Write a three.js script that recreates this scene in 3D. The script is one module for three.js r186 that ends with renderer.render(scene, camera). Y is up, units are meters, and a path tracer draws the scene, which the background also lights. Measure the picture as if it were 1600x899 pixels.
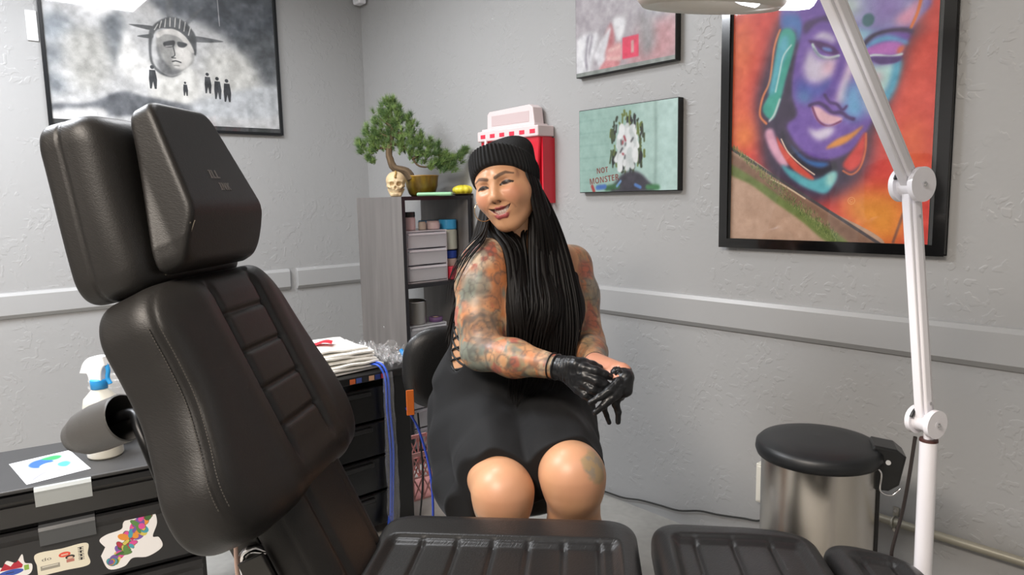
import * as THREE from 'three';
import { mergeGeometries } from 'three/addons/utils/BufferGeometryUtils.js';
import { RoundedBoxGeometry } from 'three/addons/geometries/RoundedBoxGeometry.js';
import { RectAreaLightUniformsLib } from 'three/addons/lights/RectAreaLightUniformsLib.js';
import { FontLoader } from 'three/addons/loaders/FontLoader.js';
import { TextGeometry } from 'three/addons/geometries/TextGeometry.js';

// ---------------------------------------------------------------- camera, light, exposure
const V = (x, y, z) => new THREE.Vector3(x, y, z);
const scene = new THREE.Scene();
scene.background = new THREE.Color(0x000000);
const EYE = V(3.84, 1.28, 2.212);                         // the room's corner is the origin, walls along +x and +z
const YAW = THREE.MathUtils.degToRad(41.04), PITCH = THREE.MathUtils.degToRad(7.26), ROLL = THREE.MathUtils.degToRad(1.24);
const FORWARD = V(-Math.cos(YAW), 0, -Math.sin(YAW)), RIGHT = V(Math.sin(YAW), 0, -Math.cos(YAW));
const camera = new THREE.PerspectiveCamera(44.02, 1600 / 899, 0.05, 50);
{
  const look = FORWARD.clone().multiplyScalar(Math.cos(PITCH)).add(V(0, -Math.sin(PITCH), 0));
  const up = V(0, Math.cos(PITCH), 0).addScaledVector(FORWARD, Math.sin(PITCH));
  camera.position.copy(EYE);
  camera.up.copy(up.multiplyScalar(Math.cos(ROLL)).addScaledVector(RIGHT, Math.sin(ROLL)));
  camera.lookAt(EYE.clone().add(look));
}
const renderer = new THREE.WebGLRenderer({ antialias: true });
renderer.toneMapping = THREE.LinearToneMapping;
renderer.toneMappingExposure = 1.9;
renderer.shadowMap.enabled = true;
RectAreaLightUniformsLib.init();
const CEILING = 2.6;
// ceiling panels: [x, z, size x, size z, colour, radiance]
const PANELS = [
  [1.3, 1.08, 0.62, 0.5, 0xf6f7fa, 11],
  [1.1, 2.35, 0.8, 0.6, 0xf1f5fb, 26.5],
  [3.25, 3.15, 1.2, 0.7, 0xfff3e6, 23],
];

// ---------------------------------------------------------------- helpers
const names = {};
function numbered(n) { names[n] = (names[n] ?? -1) + 1; return names[n] ? `${n}_${String(names[n]).padStart(3, '0')}` : n; }
function shade(o) { o.traverse((m) => { if (m.isMesh) { m.castShadow = true; m.receiveShadow = true; } }); return o; }
function tag(o, label, category, group, kind) {
  o.userData.label = label; o.userData.category = category;
  if (group) o.userData.group = group;
  if (kind) o.userData.kind = kind;
  return o;
}
function thing(name, label, category, at = [0, 0, 0], turn = 0, group) {
  const o = new THREE.Group(); o.name = numbered(name); o.position.set(...at); o.rotation.y = turn; scene.add(o);
  return tag(o, label, category, group);
}
function clean(gs) {
  return gs.map((g) => {
    let q = g.index ? g.toNonIndexed() : g.clone();
    for (const k of Object.keys(q.attributes)) if (!['position', 'normal', 'uv', 'color'].includes(k)) q.deleteAttribute(k);
    if (!q.attributes.uv) q.setAttribute('uv', new THREE.BufferAttribute(new Float32Array(q.attributes.position.count * 2), 2));
    return q;
  });
}
function join(gs) { return Array.isArray(gs) ? (gs.length === 1 ? gs[0] : mergeGeometries(clean(gs))) : gs; }
function obj(name, gs, material, parent = scene) {
  const m = new THREE.Mesh(join(gs), material); m.name = parent === scene ? numbered(name) : name;
  m.castShadow = m.receiveShadow = true; parent.add(m); return m;
}
function struct(name, gs, material, parent = scene) {
  const m = obj(name, gs, material, parent); m.userData.kind = 'structure'; return m;
}
const box = (x, y, z, w, h, d, r = 0) => (r ? new RoundedBoxGeometry(w, h, d, 2, r) : new THREE.BoxGeometry(w, h, d)).translate(x, y, z);
const span = (x0, y0, z0, x1, y1, z1, r = 0) => box((x0 + x1) / 2, (y0 + y1) / 2, (z0 + z1) / 2, x1 - x0, y1 - y0, z1 - z0, r);
function rod(a, b, r, r2 = r, seg = 16) {
  const A = V(...a), B = V(...b), d = B.clone().sub(A), g = new THREE.CylinderGeometry(r2, r, d.length(), seg);
  return g.translate(0, d.length() / 2, 0).applyQuaternion(new THREE.Quaternion().setFromUnitVectors(V(0, 1, 0), d.normalize())).translate(...a);
}
function tube(pts, r, seg = 40, sides = 8, closed = false) { return new THREE.TubeGeometry(new THREE.CatmullRomCurve3(pts.map((p) => V(...p)), closed), seg, r, sides, closed); }
const lathe = (pts, seg = 48) => new THREE.LatheGeometry(pts.map(([x, y]) => new THREE.Vector2(x, y)), seg);
function random(seed) { let s = seed >>> 0; return () => { s = (s + 0x6d2b79f5) | 0; let t = Math.imul(s ^ (s >>> 15), 1 | s); t = (t + Math.imul(t ^ (t >>> 7), 61 | t)) ^ t; return ((t ^ (t >>> 14)) >>> 0) / 4294967296; }; }
const clamp = (x, a = 0, b = 1) => Math.min(b, Math.max(a, x));
const mix = (a, b, t) => a + (b - a) * t;
const step = (a, b, x) => { const t = clamp((x - a) / (b - a)); return t * t * (3 - 2 * t); };
const hash = (x, y, z, w) => { let h = Math.imul(x, 374761393) ^ Math.imul(y, 668265263) ^ Math.imul(z, 2147483647 - 982451653) ^ Math.imul(w, 1274126177); h = Math.imul(h ^ (h >>> 13), 1274126177); return ((h ^ (h >>> 16)) >>> 0) / 4294967296; };
function noise(x, y, z = 0, wrap = 0) {                  // value noise, 0..1; repeats every `wrap` cells in x and y if wrap > 0
  const i = Math.floor(x), j = Math.floor(y), k = Math.floor(z), f = (t) => t * t * (3 - 2 * t), u = f(x - i), v = f(y - j), w = f(z - k);
  const W = wrap ? (n) => ((n % wrap) + wrap) % wrap : (n) => n, n = (a, b, c) => hash(W(i + a), W(j + b), k + c, wrap);
  return mix(mix(mix(n(0, 0, 0), n(1, 0, 0), u), mix(n(0, 1, 0), n(1, 1, 0), u), v), mix(mix(n(0, 0, 1), n(1, 0, 1), u), mix(n(0, 1, 1), n(1, 1, 1), u), v), w);
}
function fbm(x, y, z = 0, o = 4, wrap = 0) { let s = 0, a = 0.5; for (let i = 0; i < o; i++) { s += a * noise(x, y, z + i * 7.3, wrap); x *= 2; y *= 2; z *= 2; wrap *= 2; a /= 2; } return s / (1 - Math.pow(0.5, o)); }
function dataTexture(n, f, repeat = 1, color = false) {
  const d = new Uint8Array(n * n * 4);
  for (let y = 0; y < n; y++) for (let x = 0; x < n; x++) {
    const v = f(x / n, y / n), i = (y * n + x) * 4;
    for (let c = 0; c < 3; c++) d[i + c] = clamp(Array.isArray(v) ? v[c] : v) * 255;
    d[i + 3] = 255;
  }
  const t = new THREE.DataTexture(d, n, n); t.wrapS = t.wrapT = THREE.RepeatWrapping; t.magFilter = THREE.LinearFilter; t.repeat.set(repeat, repeat);
  if (color) t.colorSpace = THREE.SRGBColorSpace;
  t.needsUpdate = true; return t;
}
function canvasTexture(w, h, draw) {
  const c = document.createElement('canvas'); c.width = w; c.height = h; draw(c.getContext('2d'), w, h);
  const t = new THREE.CanvasTexture(c); t.colorSpace = THREE.SRGBColorSpace; return t;
}
const std = (color, roughness = 0.6, more = {}) => new THREE.MeshStandardMaterial({ color, roughness, ...more });
const phys = (color, roughness = 0.6, more = {}) => new THREE.MeshPhysicalMaterial({ color, roughness, ...more });
// a spot that is r metres to the right of, and d metres in front of, where the photographer stands; TURN turns a thing to face that way
const spot = (r, d, y = 0) => [EYE.x + RIGHT.x * r + FORWARD.x * d, y, EYE.z + RIGHT.z * r + FORWARD.z * d];
const TURN = Math.PI / 2 - YAW;
function metres(g, s = 1) {                               // box-projected uv in metres
  const p = g.attributes.position, n = g.attributes.normal, uv = new Float32Array(p.count * 2);
  for (let i = 0; i < p.count; i++) {
    const a = Math.abs(n.getX(i)), b = Math.abs(n.getY(i)), c = Math.abs(n.getZ(i));
    const [u, v] = a > b && a > c ? [p.getZ(i), p.getY(i)] : b > c ? [p.getX(i), p.getZ(i)] : [p.getX(i), p.getY(i)];
    uv[i * 2] = u * s; uv[i * 2 + 1] = v * s;
  }
  return g.setAttribute('uv', new THREE.BufferAttribute(uv, 2));
}

// ---- soft solids: a distance field meshed by surface nets, its normals taken from the field
function nets(f, lo, hi, h, color) {
  const n = [0, 1, 2].map((a) => Math.ceil((hi[a] - lo[a]) / h) + 1), [nx, ny, nz] = n, B = 8;
  const val = new Float32Array(nx * ny * nz), at = (i, j, k) => (k * ny + j) * nx + i, half = ((B - 1) * h) / 2, reach = half * Math.sqrt(3) * 1.25 + h * 2;
  for (let k0 = 0; k0 < nz; k0 += B) for (let j0 = 0; j0 < ny; j0 += B) for (let i0 = 0; i0 < nx; i0 += B) {
    const d = f(lo[0] + i0 * h + half, lo[1] + j0 * h + half, lo[2] + k0 * h + half), far = Math.abs(d) > reach;
    for (let k = k0; k < Math.min(k0 + B, nz); k++) for (let j = j0; j < Math.min(j0 + B, ny); j++) for (let i = i0; i < Math.min(i0 + B, nx); i++)
      val[at(i, j, k)] = far ? d : f(lo[0] + i * h, lo[1] + j * h, lo[2] + k * h);
  }
  const id = new Int32Array(nx * ny * nz).fill(-1), pos = [], index = [];
  for (let k = 0; k < nz - 1; k++) for (let j = 0; j < ny - 1; j++) for (let i = 0; i < nx - 1; i++) {
    let m = 0; const c = [];
    for (let q = 0; q < 8; q++) { c[q] = val[at(i + (q & 1), j + ((q >> 1) & 1), k + (q >> 2))]; if (c[q] < 0) m |= 1 << q; }
    if (m === 0 || m === 255) continue;
    let s = 0, x = 0, y = 0, z = 0;
    for (let q = 0; q < 8; q++) for (const b of [1, 2, 4]) if (!(q & b)) {
      const a = c[q], e = c[q | b]; if ((a < 0) === (e < 0)) continue;
      const t = a / (a - e); s++;
      x += (q & 1) + (b === 1 ? t : 0); y += ((q >> 1) & 1) + (b === 2 ? t : 0); z += (q >> 2) + (b === 4 ? t : 0);
    }
    id[at(i, j, k)] = pos.length / 3;
    pos.push(lo[0] + (i + x / s) * h, lo[1] + (j + y / s) * h, lo[2] + (k + z / s) * h);
  }
  const quad = (a, b, c, d, flip) => { if (a < 0 || b < 0 || c < 0 || d < 0) return; flip ? index.push(a, c, b, a, d, c) : index.push(a, b, c, a, c, d); };
  for (let k = 1; k < nz - 1; k++) for (let j = 1; j < ny - 1; j++) for (let i = 1; i < nx - 1; i++) {
    const a = val[at(i, j, k)] < 0;
    if (a !== val[at(i + 1, j, k)] < 0) quad(id[at(i, j - 1, k - 1)], id[at(i, j, k - 1)], id[at(i, j, k)], id[at(i, j - 1, k)], !a);
    if (a !== val[at(i, j + 1, k)] < 0) quad(id[at(i - 1, j, k - 1)], id[at(i - 1, j, k)], id[at(i, j, k)], id[at(i, j, k - 1)], !a);
    if (a !== val[at(i, j, k + 1)] < 0) quad(id[at(i - 1, j - 1, k)], id[at(i, j - 1, k)], id[at(i, j, k)], id[at(i - 1, j, k)], !a);
  }
  const N = pos.length / 3, P = new Float32Array(pos), M = new Float32Array(N * 3), U = new Float32Array(N * 2), K = color ? new Float32Array(N * 3) : null, e = h * 0.6;
  for (let i = 0; i < N; i++) {
    let x = P[i * 3], y = P[i * 3 + 1], z = P[i * 3 + 2], gx, gy, gz;
    for (let pass = 0; pass < 2; pass++) {
      gx = f(x + e, y, z) - f(x - e, y, z); gy = f(x, y + e, z) - f(x, y - e, z); gz = f(x, y, z + e) - f(x, y, z - e);
      const l = Math.hypot(gx, gy, gz) || 1; gx /= l; gy /= l; gz /= l;
      if (!pass) { const d = clamp(f(x, y, z), -h, h) * 0.8; x -= gx * d; y -= gy * d; z -= gz * d; }
    }
    P.set([x, y, z], i * 3); M.set([gx, gy, gz], i * 3); U.set([x + 0.6 * z, y + 0.6 * z], i * 2);
    if (K) K.set(color(x, y, z, gx, gy, gz), i * 3);
  }
  const g = new THREE.BufferGeometry();
  g.setAttribute('position', new THREE.BufferAttribute(P, 3)); g.setAttribute('normal', new THREE.BufferAttribute(M, 3)); g.setAttribute('uv', new THREE.BufferAttribute(U, 2));
  if (K) g.setAttribute('color', new THREE.BufferAttribute(K, 3));
  return g.setIndex(index);
}
// smooth unions of tapered capsules [ax, ay, az, bx, by, bz, ra, rb, k]
const smin = (a, b, k) => { const h = Math.max(k - Math.abs(a - b), 0) / k; return Math.min(a, b) - h * h * k * 0.25; };
const smax = (a, b, k) => -smin(-a, -b, k);
function capsule(c, x, y, z) {
  const bx = c[3] - c[0], by = c[4] - c[1], bz = c[5] - c[2], px = x - c[0], py = y - c[1], pz = z - c[2];
  const t = clamp((px * bx + py * by + pz * bz) / (bx * bx + by * by + bz * bz + 1e-9));
  return Math.hypot(px - t * bx, py - t * by, pz - t * bz) - mix(c[6], c[7], t);
}
function blend(list, k = 0.03) { return (x, y, z) => { let d = 1e3; for (const c of list) { const e = capsule(c, x, y, z); d = d > 900 ? e : smin(d, e, c[8] ?? k); } return d; }; }
function bounds(list, pad) { const lo = [1e9, 1e9, 1e9], hi = [-1e9, -1e9, -1e9]; for (const c of list) for (const o of [0, 3]) for (let a = 0; a < 3; a++) { const r = o ? c[7] : c[6]; lo[a] = Math.min(lo[a], c[o + a] - r - pad); hi[a] = Math.max(hi[a], c[o + a] + r + pad); } return [lo, hi]; }
const ellipsoid = (x, y, z, c, r) => { const a = (x - c[0]) / r[0], b = (y - c[1]) / r[1], d = (z - c[2]) / r[2], k = Math.hypot(a, b, d), g = Math.hypot(a / r[0], b / r[1], d / r[2]); return g < 1e-9 ? -Math.min(...r) : (k * (k - 1)) / g; };
const chain = (pts, r, k) => pts.slice(1).map((p, i) => [...pts[i], ...p, r[i], r[i + 1], ...(k ? [k] : [])]);
function smooth(g, pts, w, h, closed) {                   // a Catmull-Rom path through points given in thousandths
  const n = pts.length / 2, p = (i) => { const j = closed ? (i + n) % n : clamp(i, 0, n - 1); return [pts[j * 2] / 1000 * w, pts[j * 2 + 1] / 1000 * h]; };
  g.beginPath(); g.moveTo(...p(0));
  for (let i = 0; i < (closed ? n : n - 1); i++) {
    const [a, b, c, d] = [p(i - 1), p(i), p(i + 1), p(i + 2)];
    g.bezierCurveTo(b[0] + (c[0] - a[0]) / 6, b[1] + (c[1] - a[1]) / 6, c[0] - (d[0] - b[0]) / 6, c[1] - (d[1] - b[1]) / 6, c[0], c[1]);
  }
  if (closed) g.closePath();
}
function paint(g, list, w, h, s = 1) {
  for (const [col, blur, stroke, pts] of list) {
    g.filter = blur ? `blur(${(blur * s).toFixed(1)}px)` : 'none';
    smooth(g, pts, w, h, !stroke);
    if (stroke) { g.strokeStyle = col; g.lineWidth = stroke * s; g.lineCap = 'round'; g.stroke(); } else { g.fillStyle = col; g.fill(); }
  }
  g.filter = 'none';
}
function speckle(g, w, h, amount, seed, cell = 1) {        // printed grain
  const im = g.getImageData(0, 0, w, h), d = im.data, r = random(seed);
  for (let i = 0; i < d.length; i += 4) { const n = (r() - 0.5) * amount + (fbm((i / 4 % w) / 40, (i / 4 / w) / 40, seed, 3) - 0.5) * amount * cell; d[i] += n; d[i + 1] += n; d[i + 2] += n; }
  g.putImageData(im, 0, 0);
}
const facePaint = [
  ['#ee7a3c', 40, 0, [-15, 200, 87, 219, 116, 352, 61, 459, 124, 591, -4, 583]],
  ['#e8553f', 30, 0, [917, 303, 951, 300, 980, 641, 819, 632, 842, 507]],
  ['#ef9a34', 30, 0, [632, 844, 760, 825, 905, 861, 881, 1003, 771, 999, 620, 906]],
  ['#ee6a35', 30, 0, [850, 634, 967, 640, 976, 781, 891, 760]],
  ['#f08a3a', 30, 0, [7, 584, 131, 591, 116, 663, 9, 658]],
  ['#3c2c4a', 22, 0, [270, 224, 196, 351, 137, 495, 157, 593, 208, 762, 432, 864, 542, 859, 688, 799, 746, 701, 743, 657, 803, 574, 882, 383, 918, 320, 397, 241]],
  ['#8a6fc0', 8, 0, [275, 158, 271, 258, 347, 272, 412, 252, 394, 175]],
  ['#4f7fc4', 10, 0, [277, 215, 300, 214, 397, 236, 399, 274, 357, 321, 340, 271, 279, 259]],
  ['#7a57b4', 6, 0, [394, 166, 380, 276, 345, 391, 337, 487, 367, 562, 314, 597, 375, 669, 457, 712, 551, 721, 646, 697, 714, 640, 759, 571, 817, 505, 846, 430, 875, 365, 901, 322, 936, 248]],
  ['#a3a3d2', 14, 0, [521, 185, 936, 248, 884, 328, 769, 317, 648, 306, 579, 252]],
  ['#d3e6e0', 18, 0, [563, 196, 642, 208, 658, 250, 626, 268, 579, 248]],
  ['#9a84c8', 18, 0, [720, 220, 855, 240, 823, 299, 737, 309, 728, 260]],
  ['#e8a0c0', 10, 0, [817, 306, 897, 263, 925, 250, 916, 286, 884, 328]],
  ['#ef7d3a', 2, 9, [925, 250, 911, 294, 887, 335]],
  ['#8fc4d8', 10, 0, [635, 304, 738, 322, 859, 312, 800, 321, 708, 340, 658, 370]],
  ['#44727c', 3, 0, [673, 283, 685, 269, 710, 269, 727, 284, 721, 302, 700, 308, 679, 299]],
  ['#4a2f68', 6, 0, [391, 259, 462, 247, 565, 253, 630, 286, 640, 332, 614, 356, 595, 308, 539, 274, 463, 264, 399, 293]],
  ['#d8cfe6', 8, 0, [440, 312, 485, 297, 535, 314, 550, 343, 501, 326]],
  ['#5a2f70', 3, 0, [415, 316, 473, 327, 536, 349, 572, 378, 517, 373, 467, 348, 430, 329]],
  ['#6f8cd0', 3, 0, [484, 347, 523, 354, 537, 367, 502, 361]],
  ['#cfe8e2', 2, 9, [437, 332, 468, 369, 517, 385, 569, 384]],
  ['#3f5a70', 3, 5, [442, 347, 475, 376, 518, 391, 566, 391]],
  ['#ddd3e8', 12, 0, [403, 373, 431, 343, 468, 380, 560, 399, 545, 444, 472, 465, 414, 450, 394, 410]],
  ['#e6b8cc', 14, 0, [504, 398, 560, 404, 541, 434, 499, 439]],
  ['#4a68c0', 14, 0, [369, 436, 407, 464, 480, 480, 542, 453, 523, 498, 423, 499, 371, 480]],
  ['#5fa0cc', 14, 0, [364, 484, 423, 499, 439, 524, 380, 514]],
  ['#6a49a8', 10, 0, [566, 400, 601, 413, 564, 482, 524, 521, 495, 505, 542, 462]],
  ['#f0dcec', 10, 0, [629, 312, 666, 339, 654, 409, 618, 487, 604, 541, 563, 529, 578, 484, 614, 405]],
  ['#6fb0dc', 16, 0, [618, 487, 657, 473, 687, 529, 703, 585, 624, 593, 601, 550]],
  ['#4a2a6a', 3, 9, [506, 505, 532, 531, 567, 541, 595, 561, 615, 551]],
  ['#bfe6e2', 12, 0, [671, 420, 745, 430, 840, 433, 826, 488, 771, 554, 729, 586, 686, 511]],
  ['#5ab4d4', 8, 26, [838, 437, 815, 513, 759, 571]],
  ['#e8b4c6', 12, 0, [702, 459, 765, 461, 761, 487, 710, 486]],
  ['#33253f', 4, 0, [662, 379, 702, 341, 770, 328, 849, 330, 894, 342, 885, 353, 813, 339, 739, 342, 684, 373]],
  ['#6ab4dc', 6, 0, [669, 389, 727, 351, 801, 345, 869, 366, 873, 384, 803, 367, 741, 368]],
  ['#7a4fb0', 8, 0, [789, 339, 879, 348, 875, 369, 826, 350]],
  ['#cc7cd0', 5, 0, [679, 390, 716, 372, 790, 365, 852, 377, 836, 407, 743, 400]],
  ['#ee7a4a', 5, 0, [838, 390, 864, 385, 859, 401, 836, 409]],
  ['#dff0ee', 2, 8, [663, 408, 730, 400, 806, 412, 854, 410]],
  ['#5a3a80', 3, 0, [680, 407, 743, 406, 848, 418, 831, 433, 764, 431, 718, 413]],
  ['#4a2a6a', 3, 12, [432, 535, 475, 530, 511, 543, 548, 567, 589, 569, 624, 588, 651, 595]],
  ['#f0c0cc', 4, 0, [446, 541, 483, 545, 534, 571, 590, 584, 597, 594, 557, 608, 500, 600, 463, 575]],
  ['#7a2f60', 2, 6, [446, 541, 478, 588, 529, 610, 590, 598]],
  ['#e2d8ec', 8, 0, [428, 609, 445, 636, 486, 656, 532, 648, 564, 622, 530, 612, 468, 621]],
  ['#e8963e', 4, 0, [522, 685, 570, 658, 643, 639, 696, 619, 658, 650, 601, 675]],
  ['#e98a56', 2, 9, [264, 264, 235, 321, 215, 432, 177, 488, 163, 548, 201, 582]],
  ['#3fae9c', 4, 0, [279, 263, 324, 267, 350, 301, 332, 366, 301, 440, 277, 506, 240, 566, 200, 558, 177, 524, 217, 472, 236, 394, 256, 299]],
  ['#62bcd0', 8, 0, [269, 296, 303, 286, 312, 330, 269, 408, 248, 474, 209, 476, 230, 414, 247, 347]],
  ['#d4f0ee', 2, 6, [327, 322, 286, 356, 266, 417, 248, 474]],
  ['#f2f2f2', 3, 7, [273, 501, 244, 553, 217, 574]],
  ['#241e30', 5, 0, [284, 600, 325, 662, 409, 721, 498, 749, 570, 732, 577, 768, 492, 779, 394, 740, 308, 672]],
  ['#3f7cc4', 5, 0, [333, 662, 425, 717, 536, 735, 490, 747, 409, 721]],
  ['#eab0c8', 6, 0, [194, 617, 233, 603, 274, 659, 332, 729, 290, 734, 232, 685]],
  ['#e0503c', 3, 0, [260, 631, 291, 660, 369, 723, 464, 781, 441, 790, 353, 749, 283, 681]],
  ['#f2d8c0', 1, 5, [286, 641, 326, 689, 394, 734, 468, 771]],
  ['#5fb8c4', 5, 0, [294, 733, 362, 757, 461, 789, 564, 763, 578, 787, 533, 835, 462, 826, 380, 798, 320, 764]],
  ['#a8e0d8', 8, 0, [530, 775, 576, 766, 570, 797, 532, 812]],
  ['#e0443c', 5, 0, [611, 734, 667, 683, 707, 640, 713, 680, 695, 739, 650, 765, 616, 754]],
  ['#ea7c48', 2, 6, [711, 645, 711, 700, 689, 754, 650, 775, 609, 762]],
  ['#c3a088', 1, 0, [-15, 677, 432, 855, 807, 1015, -5, 1051]],
  ['#8a6650', 6, 0, [-15, 677, 432, 855, 807, 1015, 685, 1014, 367, 885, -13, 727]],
  ['#4a4246', 1, 10, [-6, 661, 431, 847, 806, 1008]],
  ['#e6d2b0', 1, 5, [235, 782, 322, 811, 423, 853]],
  ['#6f7f3c', 4, 0, [-14, 718, 183, 795, 324, 860, 467, 920, 648, 1002, 549, 1004, 402, 929, 256, 863, 120, 799, -13, 756]],
  ['#8a5a48', 2, 8, [891, 905, 853, 997]]
];
const statuePaint = [
  ['#5a6068', 25, 0, [613, 72, 1020, -28, 1001, 417, 884, 477, 814, 394, 713, 294, 629, 247]],
  ['#6a7078', 20, 0, [388, 127, 621, 70, 629, 247, 563, 248, 483, 240, 423, 192]],
  ['#c4c4c4', 18, 0, [327, 142, 396, 125, 460, 233, 389, 261]],
  ['#8c949c', 25, 0, [-7, 359, 64, 320, 120, 412, 55, 483, -12, 495]],
  ['#6e757c', 22, 0, [231, 307, 298, 269, 302, 485, 265, 612, 232, 545]],
  ['#7c8288', 22, 0, [-8, 540, 54, 506, 68, 608, -9, 666]],
  ['#888e94', 20, 0, [-17, 701, 42, 716, 64, 807, -12, 839]],
  ['#b8b8b4', 30, 0, [78, 432, 218, 417, 232, 690, 139, 822, 77, 688]],
  ['#5c6166', 25, 0, [798, 357, 1007, 277, 1000, 668, 897, 612, 838, 484]],
  ['#d8d8d4', 30, 0, [661, 473, 813, 435, 899, 570, 870, 794, 662, 815]],
  ['#f2f2f0', 16, 0, [315, 374, 360, 512, 431, 637, 379, 732, 271, 636]],
  ['#e6e6e2', 16, 0, [431, 637, 596, 588, 602, 822, 405, 842]],
  ['#4c4f52', 1, 0, [328, 335, 424, 327, 414, 356]],
  ['#5a5d60', 1, 0, [358, 408, 421, 383, 419, 412]],
  ['#6a6d70', 1, 0, [607, 360, 744, 374, 614, 401]],
  ['#74787c', 3, 0, [493, 114, 518, 108, 518, 258, 494, 263]],
  ['#74787c', 3, 0, [633, 169, 659, 150, 586, 281, 570, 272]],
  ['#54575a', 3, 0, [409, 379, 428, 326, 465, 275, 515, 246, 562, 261, 597, 311, 615, 372, 609, 495, 586, 460, 557, 376, 502, 336, 446, 347, 418, 440, 415, 564, 440, 623, 486, 661, 536, 635, 553, 620, 493, 667, 431, 637, 404, 554]],
  ['#a8a8a6', 3, 0, [445, 373, 494, 338, 557, 363, 595, 433, 599, 536, 563, 593, 511, 645, 472, 619, 444, 535, 437, 449]],
  ['#e4e2de', 5, 0, [521, 446, 563, 426, 589, 486, 572, 578, 533, 610, 505, 588, 504, 538]],
  ['#dcdad6', 2, 0, [445, 366, 510, 328, 565, 368, 602, 470, 585, 473, 540, 386, 484, 371, 445, 404]],
  ['#d0d0cc', 1, 5, [434, 350, 450, 309]],
  ['#d0d0cc', 1, 5, [456, 333, 467, 284]],
  ['#d0d0cc', 1, 5, [479, 322, 486, 267]],
  ['#d0d0cc', 1, 5, [502, 314, 506, 255]],
  ['#d0d0cc', 1, 5, [523, 313, 529, 250]],
  ['#d0d0cc', 1, 5, [543, 319, 550, 256]],
  ['#d0d0cc', 1, 5, [563, 334, 572, 272]],
  ['#d0d0cc', 1, 5, [582, 359, 593, 305]],
  ['#3c3e42', 2, 0, [469, 430, 516, 409, 511, 451, 476, 462]],
  ['#45484c', 2, 0, [532, 414, 573, 422, 557, 450, 533, 447]],
  ['#c9c7c4', 2, 5, [476, 457, 508, 446]],
  ['#4c4e50', 1, 5, [508, 442, 514, 508, 499, 529, 516, 531]],
  ['#505254', 1, 7, [501, 557, 517, 550, 538, 558]],
  ['#8a8a88', 2, 5, [506, 583, 530, 582]],
  ['#77797b', 5, 14, [441, 473, 452, 546, 484, 611]],
  ['#808284', 8, 0, [444, 547, 488, 610, 537, 616, 494, 660, 439, 630]],
  ['#6c7076', 8, 0, [-13, 908, 135, 888, 240, 810, 300, 791, 345, 811, 616, 873, 614, 926, -17, 978]],
  ['#dedede', 10, 0, [-12, 955, 191, 913, 185, 1022, -17, 1037]],
  ['#c8ccd0', 14, 0, [602, 822, 1000, 668, 1000, 894, 614, 926]],
  ['#f4f4f4', 14, 0, [119, 182, 291, 139, 285, 236, 224, 297, 148, 279]],
  ['#e8e8e8', 1, 3, [728, 70, 730, 265]]
];
// ---------------------------------------------------------------- materials
const wallBump = dataTexture(1024, (u, v) => {
  const a = fbm(u * 16, v * 16, 1, 3, 16), b = fbm(u * 90, v * 90, 5, 2, 90), k = step(0.54, 0.66, fbm(u * 84 + a * 5, v * 70, 9, 3, 84)) * step(0.4, 0.62, a);
  return 0.25 + 0.5 * k + 0.14 * b + 0.06 * a;
}, 1);
const wallPaint = std(new THREE.Color(0.374, 0.374, 0.373), 0.4, { bumpMap: wallBump, bumpScale: 0.0016 });
const railPaint = std(new THREE.Color(0.385, 0.385, 0.384), 0.34);
const concrete = std(0xffffff, 0.5, { map: dataTexture(512, (u, v) => { const n = 0.55 + 0.12 * fbm(u * 6, v * 6, 2, 5, 6) + 0.05 * fbm(u * 90, v * 90, 3, 2, 90); return [n, n * 0.985, n * 0.95]; }, 1, true) });
const grain = dataTexture(512, (u, v) => 0.5 + 0.5 * (fbm(u * 40, v * 40, 1, 3, 40) - 0.5) + 0.35 * Math.abs(fbm(u * 70, v * 70, 4, 2, 70) - 0.5), 14);
const vinyl = phys(new THREE.Color(0.0125, 0.0115, 0.0108), 0.46, { bumpMap: grain, bumpScale: 0.0004, specularIntensity: 0.75 });
const vinylWorn = phys(new THREE.Color(0.014, 0.014, 0.0145), 0.34, { bumpMap: grain, bumpScale: 0.0006, specularIntensity: 0.9 });
const thread = std(0x1c1b1a, 0.6);
const blackMetal = std(0x0f0f10, 0.35, { metalness: 0.6 });
const greyMetal = std(0x3c3b39, 0.4, { metalness: 0.5 });
const chrome = std(0xe8e8ea, 0.08, { metalness: 1 });
const blackPlastic = std(0x141414, 0.38);
const whiteEnamel = phys(0xf1eff4, 0.25, { clearcoat: 0.5, clearcoatRoughness: 0.1 });
const clearGlass = phys(0xffffff, 0.03, { transmission: 1, thickness: 0, ior: 1.45 });
const film = phys(0xffffff, 0.08, { transmission: 0.94, thickness: 0, ior: 1.4, side: THREE.DoubleSide });
const frosted = phys(0xeeeef2, 0.35, { transmission: 0.75, thickness: 0 });
const woodDark = std(0xffffff, 0.45, { map: dataTexture(512, (u, v) => { const n = 0.42 + 0.09 * (fbm(u * 64, v * 5, 2, 4, 64) - 0.5) + 0.04 * (fbm(u * 6, v * 3, 7, 3, 6) - 0.5); return [n * 1.02, n * 0.985, n * 0.965]; }, 1, true) });
const woodBlack = std(0x16151a, 0.4);

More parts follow.
